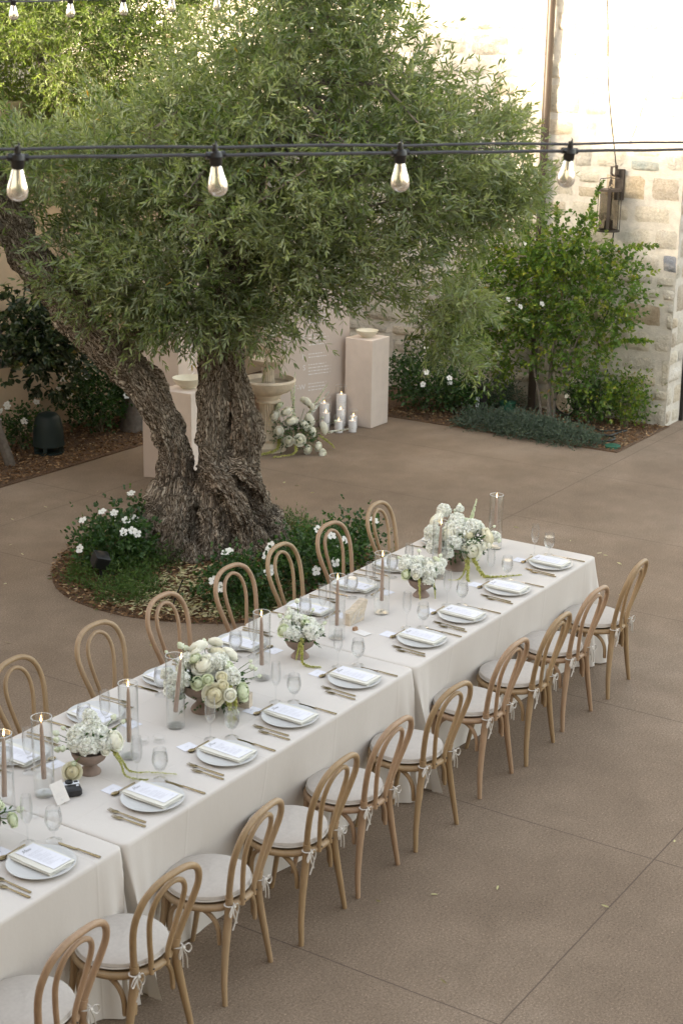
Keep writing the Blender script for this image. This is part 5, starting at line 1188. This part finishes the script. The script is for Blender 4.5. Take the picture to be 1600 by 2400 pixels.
def setting(x, y, far, where, i):
    rz0 = pi if far else 0; s = -1 if far else 1
    def put(name, me, lx, ly, z, lab, cat, group, rz=0, mats=None):
        o = link(name, me, None, (x + s * (lx + rp.uniform(-.004, .004)), y + s * (ly + rp.uniform(-.004, .004)), z), (0, 0, rz0 + rz + rp.uniform(-.03, .03))); return tag(o, lab + ' ' + where, cat, group)
    z = TZ + .0008
    put('dinner_plate', plate_me, 0, 0, z, 'matte pale grey dinner plate', 'plate', 'dinner plates on the table')
    put('napkin', NAPS[i % 3], .022, .015, z + .0085, 'folded cream napkin on the plate', 'napkin', 'folded napkins on the plates', -.03)
    put('menu_card', MENUS[i % 3], .030, .018, z + .0085 + .0192, 'printed white menu on the napkin', 'menu', 'printed menus on the napkins', -.03)
    put('place_card', CARDS[i % 4], -.022, .222, z + .0012, 'small white name card', 'card', 'name cards beyond the plates', -.10 + rp.uniform(-.1, .1))
    put('dessert_spoon', SPN, .005, .172, z, 'brass spoon laid above the plate', 'spoon', 'brass spoons above the plates', pi / 2 + .02)
    put('dinner_fork', FK1, -.178, -.010, z, 'longer inner brass fork', 'fork', 'brass forks beside the plates')
    put('salad_fork', FK2, -.212, -.050, z, 'shorter outer brass fork', 'fork', 'brass forks beside the plates', .03)
    put('table_knife', KNF, .182, -.045, z, 'brass knife beside the plate', 'knife', 'brass knives beside the plates', .02)
    put('champagne_flute', flu_me, .115 + rp.uniform(-.01, .015), .180, z, 'empty clear champagne flute', 'glass', 'champagne flutes along the table')
    g = put('water_goblet', gob_me, .192 + rp.uniform(-.01, .01), .105, z, 'clear goblet of water', 'glass', 'water goblets along the table')
    link('water', gob_water, g)
for i, x in enumerate(NX): setting(x, .172, False, NP[i], i)
for i, x in enumerate(FX_): setting(x, 1.005, True, FP[i], i + 3)

# ------------------------------------------------------------------ candles in glass cylinders
vase_me = MB().tube([(.0464 * cos(a), .0464 * sin(a), .385) for a in np.linspace(0, 2 * pi, 44, endpoint=False)], .0014, 6, True, mi=1).lathe([(.001, .001), (.044, .001), (.0475, .004), (.0475, .383), (.0462, .385), (.0452, .383), (.0452, .010), (.001, .009)], 44, cap=False).mesh('vase', ['thin_glass', 'rim_glint'], 50)
hold_me = MB().lathe([(.001, .011), (.034, .011), (.036, .014), (.0345, .060), (.038, .064), (.038, .090), (.036, .094), (.013, .094), (.0125, .080), (.001, .080)], 32, cap=False).mesh('holder', 'block_glass', 50)
tap_me = MB().lathe([(.0118, 0), (.0118, .05), (.0105, .17), (.0080, .250), (.0060, .268), (.0030, .274), (.001, .275)], 16).mesh('taper', 'candle', 50)
CA = [('near the left frame edge', -4.95, .63, .10, .05), ('beside the folded sign card', -4.72, .61, -.01, 0), ('right of the left small bouquet', -4.20, .55, .03, .02), ('left of the large middle bouquet', -3.80, .59, .10, -.06), ('right of the large middle bouquet', -3.05, .60, 0, .01), ('left of the carved stone sign', -2.31, .60, .01, 0), ('right of the carved stone sign', -1.80, .61, .02, .01), ('left of the largest bouquet', -1.02, .655, .04, 0), ('right of the largest bouquet', -.25, .65, .02, .01)]
for w_, x, y, tx, ty in CA:
    z = TZ + .0008
    tag(link('glass_cylinder', vase_me, None, (x, y, z)), 'tall open clear glass cylinder ' + w_, 'vase', 'tall glass cylinders round the taper candles')
    tag(link('candle_holder', hold_me, None, (x, y, z)), 'round clear glass candle holder inside the cylinder ' + w_, 'candle holder', 'glass candle holders in the cylinders')
    t = thing('taper_candle', 'lit taupe taper candle ' + w_, 'candle', (x, y, z + .0815), 0, 'lit taper candles along the table'); t.rotation_euler = (-ty, tx, 0)
    link('wax', tap_me, t); flame(t, .275)
vot_me = MB().lathe([(.001, .001), (.030, .001), (.032, .004), (.032, .028), (.030, .031), (.026, .031), (.025, .015), (.001, .013)], 28, cap=False).mesh('votive', 'block_glass', 50)
for w_, x, y in [('left of the pair by the left small bouquet', -4.045, .60), ('right of the pair by the left small bouquet', -3.985, .545), ('behind the goblet at the left frame edge', -4.90, .51), ('behind the goblet right of the middle bouquet', -2.95, .49)]:
    tag(link('votive_glass', vot_me, None, (x, y, TZ + .0008)), 'small thick empty glass holder ' + w_, 'glass', 'loose glass candle holders')

# ------------------------------------------------------------------ bowls and bouquets
def compote(label, x, y, R, H, rz=0):
    f = R * .58
    pr = [(.001, .0), (f, 0), (f * 1.02, .004), (f * .96, H * .10), (f * .72, H * .22), (f * .48, H * .34), (f * .46, H * .40), (R * .55, H * .46), (R * .82, H * .62), (R * .96, H * .82), (R, H * .98), (R * .985, H), (R * .955, H * .985), (R * .90, H * .80), (R * .7, H * .60), (.001, H * .5)]
    return tag(MB().lathe(pr, 48, cap=False).build('compote_bowl', 'bowl', loc=(x, y, TZ + .0008), smooth=60), label, 'bowl', 'taupe footed bowls holding the flowers')
ra = np.random.default_rng(9)
def bouquet_small(label, x, y, rz, variant, R=.09, H=.125):
    zb = TZ + H
    if variant == 0:   # left bouquet: hydrangea mass, buds to the left, big rose right
        balls = [(-.04, .03, .055, .050), (.02, .0, .05, .050), (-.02, -.05, .03, .045), (.05, -.05, .03, .042), (.03, .06, .09, .042), (-.06, -.01, .03, .04), (.06, .02, .05, .04), (.0, .04, .07, .04), (.03, .09, .12, .03)]
        roses = [(.120, -.055, .045, .046, 0), (.055, -.085, .015, .022, 3), (.075, -.01, .03, .026, 2)]
        buds = [(-.13, .09, .06, .022), (-.14, .04, .05, .020), (-.13, -.02, .03, .022), (-.15, .0, .02, .020), (.14, .07, .10, .020), (.18, .05, .08, .016), (-.09, .11, .07, .016), (-.10, -.09, -.02, .018)]
        tr = [([(.09, -.06, .0), (.12, -.10, -.06), (.13, -.14, -.105), (.19, -.19, -.115), (.22, -.20, -.115)], .008), ([(.10, -.06, .0), (.14, -.08, -.07), (.17, -.10, -.11), (.27, -.14, -.116), (.36, -.20, -.116)], .008)]
    elif variant == 1:
        balls = [(-.05, -.03, .03, .045), (.03, -.06, .035, .048), (.0, .03, .07, .045), (.06, .01, .05, .045), (-.06, .04, .06, .04), (.10, -.02, .03, .032), (-.02, .08, .10, .030), (-.09, -.03, .04, .03)]
        roses = [(-.055, .06, .10, .028, 2), (.03, .04, .10, .030, 2), (.06, .07, .08, .026, 1), (.02, -.02, .09, .026, 2), (-.12, -.01, .06, .034, 2)]
        buds = [(.04, .12, .16, .020), (-.02, .10, .13, .014), (.11, .06, .12, .014), (-.10, .05, .12, .018), (.13, -.04, .07, .016)]
        tr = [([(-.03, -.08, .02), (-.05, -.12, -.03), (-.05, -.13, -.10), (-.02, -.17, -.116), (.03, -.20, -.117)], .012), ([(-.04, -.08, .0), (-.07, -.11, -.04), (-.08, -.11, -.09)], .009)]
    else:
        balls = [(-.05, -.02, .05, .045), (.02, -.05, .04, .048), (.05, .02, .06, .045), (-.10, .04, .08, .038), (-.06, .08, .09, .038), (.10, -.03, .05, .038), (-.02, .04, .08, .045), (.14, .0, .07, .030), (.0, -.08, .0, .032)]
        roses = [(-.13, -.01, .04, .030, 2), (.12, .01, .10, .026, 2), (.02, .07, .11, .026, 0), (-.08, -.06, .04, .022, 0), (.05, -.02, .09, .03, 0)]
        buds = [(.03, .09, .14, .018), (.15, .03, .11, .018), (-.12, .08, .12, .014)]
        tr = [([(-.06, -.07, .02), (-.08, -.11, -.04), (-.08, -.12, -.10)], .010), ([(.03, -.08, .0), (.03, -.11, -.05), (.03, -.12, -.11)], .009)]
    return arrangement(label, (x, y, zb), rz, roses, balls, buds, tr, ra, (.085, 36))
compote('small taupe footed bowl holding the left bouquet, beside the black camera', -4.43, .595, .088, .118)
bouquet_small('left small bouquet of white hydrangea with one large open rose at its right', -4.43, .595, -.55, 0)
compote('large taupe footed bowl half hidden under the middle bouquet', -3.55, .60, .125, .16)
compote('small taupe footed bowl right of the middle bouquet', -2.67, .61, .088, .118)
bouquet_small('small bouquet of white stock with green lisianthus buds and one trailing tassel', -2.67, .61, -.5, 1)
compote('small taupe footed bowl between the stone sign and the largest bouquet', -1.39, .57, .088, .118)
bouquet_small('small bouquet of fluffy white stock with two short green tassels', -1.39, .57, -.5, 2)
compote('largest taupe footed bowl near the far end of the table', -.78, .66, .140, .165)
arrangement('large middle bouquet of white garden roses, stock and lisianthus', (-3.53, .59, TZ + .118), -.55,
    [(-.04, -.02, .15, .055, 0), (-.03, -.17, .03, .054, 1), (.15, .06, .15, .042, 0), (-.02, .11, .20, .046, 0), (.16, -.10, -.01, .046, 2), (.08, .06, .17, .038, 1), (-.14, .04, .12, .038, 0), (.10, -.04, .12, .038, 2), (-.10, -.10, .08, .032, 2), (.03, -.12, .10, .028, 1), (-.05, -.12, .10, .026, 2), (-.05, .06, .19, .028, 0), (.09, .13, .20, .034, 0), (.045, -.20, .03, .030, 3), (-.19, -.02, .04, .035, 3), (-.07, .02, .17, .030, 2), (.02, -.16, .07, .028, 1), (.08, .14, .15, .026, 3)],
    [(.06, .02, .12, .055), (.09, -.07, .07, .050), (.04, -.02, .13, .045), (-.16, -.03, .08, .045), (-.18, .03, .05, .045), (-.08, .07, .13, .045), (.0, .02, .10, .07), (-.22, -.05, .03, .035), (-.2, .07, .08, .03)],
    [(-.11, .10, .21, .026), (-.07, .13, .18, .02), (.23, -.01, .08, .020), (.25, -.02, .07, .015), (.26, -.05, .04, .015), (.24, .02, .10, .014), (.06, -.22, -.06, .024), (.03, .14, .20, .018), (-.19, .10, .19, .012)],
    [([(.03, -.12, .04), (.04, -.18, -.02), (.04, -.19, -.10), (.03, -.21, -.135), (.00, -.24, -.145)], .014), ([(.07, -.12, .04), (.08, -.17, -.02), (.075, -.18, -.10), (.08, -.21, -.14), (.07, -.29, -.147)], .014), ([(.05, -.12, .04), (.055, -.17, .0), (.055, -.18, -.08)], .012)], ra, (.16, 150))
arrangement('largest bouquet of white and cream roses with a green snapdragon spike', (-.78, .66, TZ + .155), -.55,
    [(-.12, .10, .17, .052, 0), (.03, -.17, .01, .060, 0), (.05, -.06, .10, .048, 1), (.19, -.10, .07, .056, 1), (.10, .05, .15, .040, 2), (-.10, -.03, .10, .060, 0), (-.02, .06, .15, .034, 2), (.12, -.16, .03, .026, 3), (.16, -.15, .03, .022, 3), (-.02, -.14, .03, .026, 3), (.20, .03, .10, .045, 0), (-.20, -.02, .03, .04, 3)],
    [(-.02, .15, .20, .045), (.03, .06, .15, .052), (-.17, .02, .10, .055), (-.20, -.06, .03, .05), (.10, -.02, .12, .05), (.15, .02, .10, .05), (-.08, -.09, .05, .05), (.0, .0, .08, .09), (.25, -.06, .05, .035), (.10, .15, .20, .022), (-.14, -.12, .0, .04)],
    [(.28, .0, .10, .014), (.26, -.1, .03, .018), (.11, .17, .22, .018), (.07, .16, .19, .016)],
    [([(.0, -.12, .0), (-.02, -.19, -.06), (-.05, -.24, -.14), (-.06, -.28, -.152)], .017), ([(.03, -.12, .0), (.03, -.20, -.06), (.07, -.25, -.14), (.18, -.28, -.152), (.33, -.30, -.154)], .018), ([(-.02, -.12, .0), (-.03, -.18, -.08), (-.10, -.22, -.15), (-.17, -.20, -.152)], .010)], ra, (.17, 150),
    spikes=[((.15, .09, .12), (.24, .17, .25), .017, 'petal_green')])
o = MB().add([(0, 0, 0), (.025, -.01, .02), (.045, -.005, .0), (.055, .0, -.05), (.03, .012, -.04), (.005, .01, -.03)], [(0, 1, 2, 3), (0, 3, 4, 5)])
# part of a bouquet at the left frame edge
arrangement('bouquet of white roses and stock mostly cut off by the left frame edge', (-5.20, .50, TZ + .13), 0, [(.06, -.02, .05, .036, 2), (.08, -.10, -.02, .030, 2), (-.03, .0, .08, .05, 0)], [(.0, .05, .06, .05), (.05, .03, .10, .028), (-.06, 0, .05, .05)], [(.13, -.08, .0, .022)], [], ra, (.08, 30))
compote('taupe footed bowl just outside the left frame edge', -5.22, .50, .088, .118)
fr = thing('fallen_rose', 'pale yellow rose hanging low in front of the left small bowl', 'rose', (-4.545, .60, TZ + .045))
o = link('bloom', ROSES[1], fr, (0, 0, 0)); o.rotation_euler = Vector((-.65, -.6, .45)).to_track_quat('Z', 'Y').to_euler(); o.scale = (.95,) * 3
MB().tube(bez([(.005, .005, .005), (.03, .0, .045), (.065, -.005, .085)], 4), .0022, 5).build('stem', 'stem_green', fr)

# ------------------------------------------------------------------ signs, camera
def stone_sign(label, x, y, rz, front=True):
    t = thing('table_sign', label, 'sign', (x, y, TZ + .0008), rz, 'carved stone table signs')
    out = [(-.075, 0), (.070, 0), (.078, .045), (.088, .062), (.108, .118), (.092, .128), (.03, .105), (-.02, .085), (-.075, .076)]
    m_ = MB(); nlay = 4; n = len(out)
    rg_ = random.Random(5); cen = (.01, .055); fine = []
    for i in range(n):
        a, b = out[i], out[(i + 1) % n]
        for k in range(5): f = k / 5; fine.append((a[0] + (b[0] - a[0]) * f + rg_.uniform(-.0012, .0012), max(0, a[1] + (b[1] - a[1]) * f + rg_.uniform(-.0012, .0012)) if a[1] + b[1] > 0 else 0))
    n = len(fine); vs_ = []
    for l in range(nlay):
        yy = -.0 + l * .016; s_ = .985 if l in (0, nlay - 1) else 1.0
        for (px_, pz) in fine: vs_.append((cen[0] + (px_ - cen[0]) * s_, yy + rg_.uniform(-.0008, .0008), max(0, cen[1] + (pz - cen[1]) * s_) if pz > 0 else 0))
    fs = [tuple(range(n)), tuple(range((nlay - 1) * n + n - 1, (nlay - 1) * n - 1, -1))]
    for l in range(nlay - 1):
        for i in range(n): fs.append((l * n + i, l * n + n + i, l * n + n + (i + 1) % n, l * n + (i + 1) % n))
    m_.add(vs_, fs).build('stone', 'table_stone', t, smooth=30)
    sc = MB(); 
    def S(p, w=.0022):
        q = bez([(a, -.0012, b) for a, b in p], 6); sc.tube(q, w / 2, 5)
    S([(.052, .078), (.015, .080), (-.030, .060), (-.050, .030), (-.048, .008), (-.030, .008), (-.012, .030), (-.005, .055), (-.025, .058), (-.045, .030)])
    S([(-.018, .008), (.0, .035), (.018, .075)]); S([(-.008, .008), (.010, .040), (.024, .072), (.012, .045), (.006, .010)])
    S([(.010, .012), (.018, .034), (.022, .012), (.030, .034), (.033, .014)]); S([(.036, .040), (.040, .018), (.050, .030), (.056, .050), (.052, .022), (.062, .028)])
    sc.build('carved_lettering', 'paper_card', t, smooth=True)
    return t
stone_sign('rough stone table sign with white script carving, right of a taper candle', -2.03, .640, -.08)
stone_sign('rough stone table sign seen from its back edge beside the middle bouquet', -3.385, .50, pi * .5 + .25)
def card_sign(label, x, y, rz, lying=False):
    t = thing('card_sign', label, 'sign', (x, y, TZ + .0008), rz)
    m_ = MB(); w, l = .062, .102; m_.box((0, 0, 0), (w, l, .0012), 0)
    for i, (a, b, yy) in enumerate([(-.020, .022, -.002), (-.022, .020, -.009), (-.022, .024, -.017)]): stroke(m_, [(a, yy), (b, yy)], .0006, .0009)
    stroke(m_, [(-.006, -.036), (-.002, -.028), (.0, -.038), (.006, -.030)], .0008, .0009)
    c_ = m_.build('card', ['paper_card', 'ink_light'], t, smooth=False)
    b_ = MB().add([(-.014, -.010, 0), (.014, -.010, 0), (.014, .012, 0), (-.014, .012, 0), (-.014, -.004, .020), (.014, -.004, .020), (.014, .010, .020), (-.014, .010, .020)], [(3, 2, 1, 0), (4, 5, 6, 7), (0, 1, 5, 4), (1, 2, 6, 5), (2, 3, 7, 6), (3, 0, 4, 7)]).build('wood_block', 'wood_block', t, smooth=False)
    if lying: c_.location = (0, -.058, .002); c_.rotation_euler = (.03, 0, pi)
    else: c_.location = (-.008, .000, .052); c_.rotation_euler = (radians(66), 0, 0); c_.rotation_euler.rotate_axis('Z', .25)
    return t
card_sign('small white notched card standing in a wooden block, left of the black camera', -4.735, .492, -.55)
card_sign('small white card lying flat with its wooden block beside the stone sign', -2.14, .580, -.25, True)
cm = thing('instant_camera', 'small black and white instant camera behind the standing card', 'camera', (-4.640, .520, TZ + .0008), -.62)
MB().box((0, 0, .020), (.082, .100, .040), 0, 0, .008).build('body', 'black_plastic', cm)
MB().box((0, .022, .0405), (.080, .034, .004), 0, 0, .001).build('face_band', 'white_plastic', cm)
MB().lathe([(.018, .0425), (.018, .052), (.014, .053), (.012, .049), (.001, .049)], 28, (-.006, .022, 0), cap=False).build('lens', 'black_plastic', cm)
MB().box((.026, .024, .0435), (.018, .016, .003), 0, 0, .001).build('flash', 'black_plastic', cm)
MB().box((.026, -.012, .0412), (.012, .012, .002)).build('badge', 'white_plastic', cm)
tg = MB().box((0, 0, .0008), (.045, .025, .0012)).build('paper_slip', 'paper', loc=(-5.0, -.02, .002)); tg.rotation_euler = (0, 0, .7); tag(tg, 'small white paper slip on the patio under the bottom left chair', 'paper')
for o in list(bpy.data.objects):
    if o.get('group') == '': del o['group']
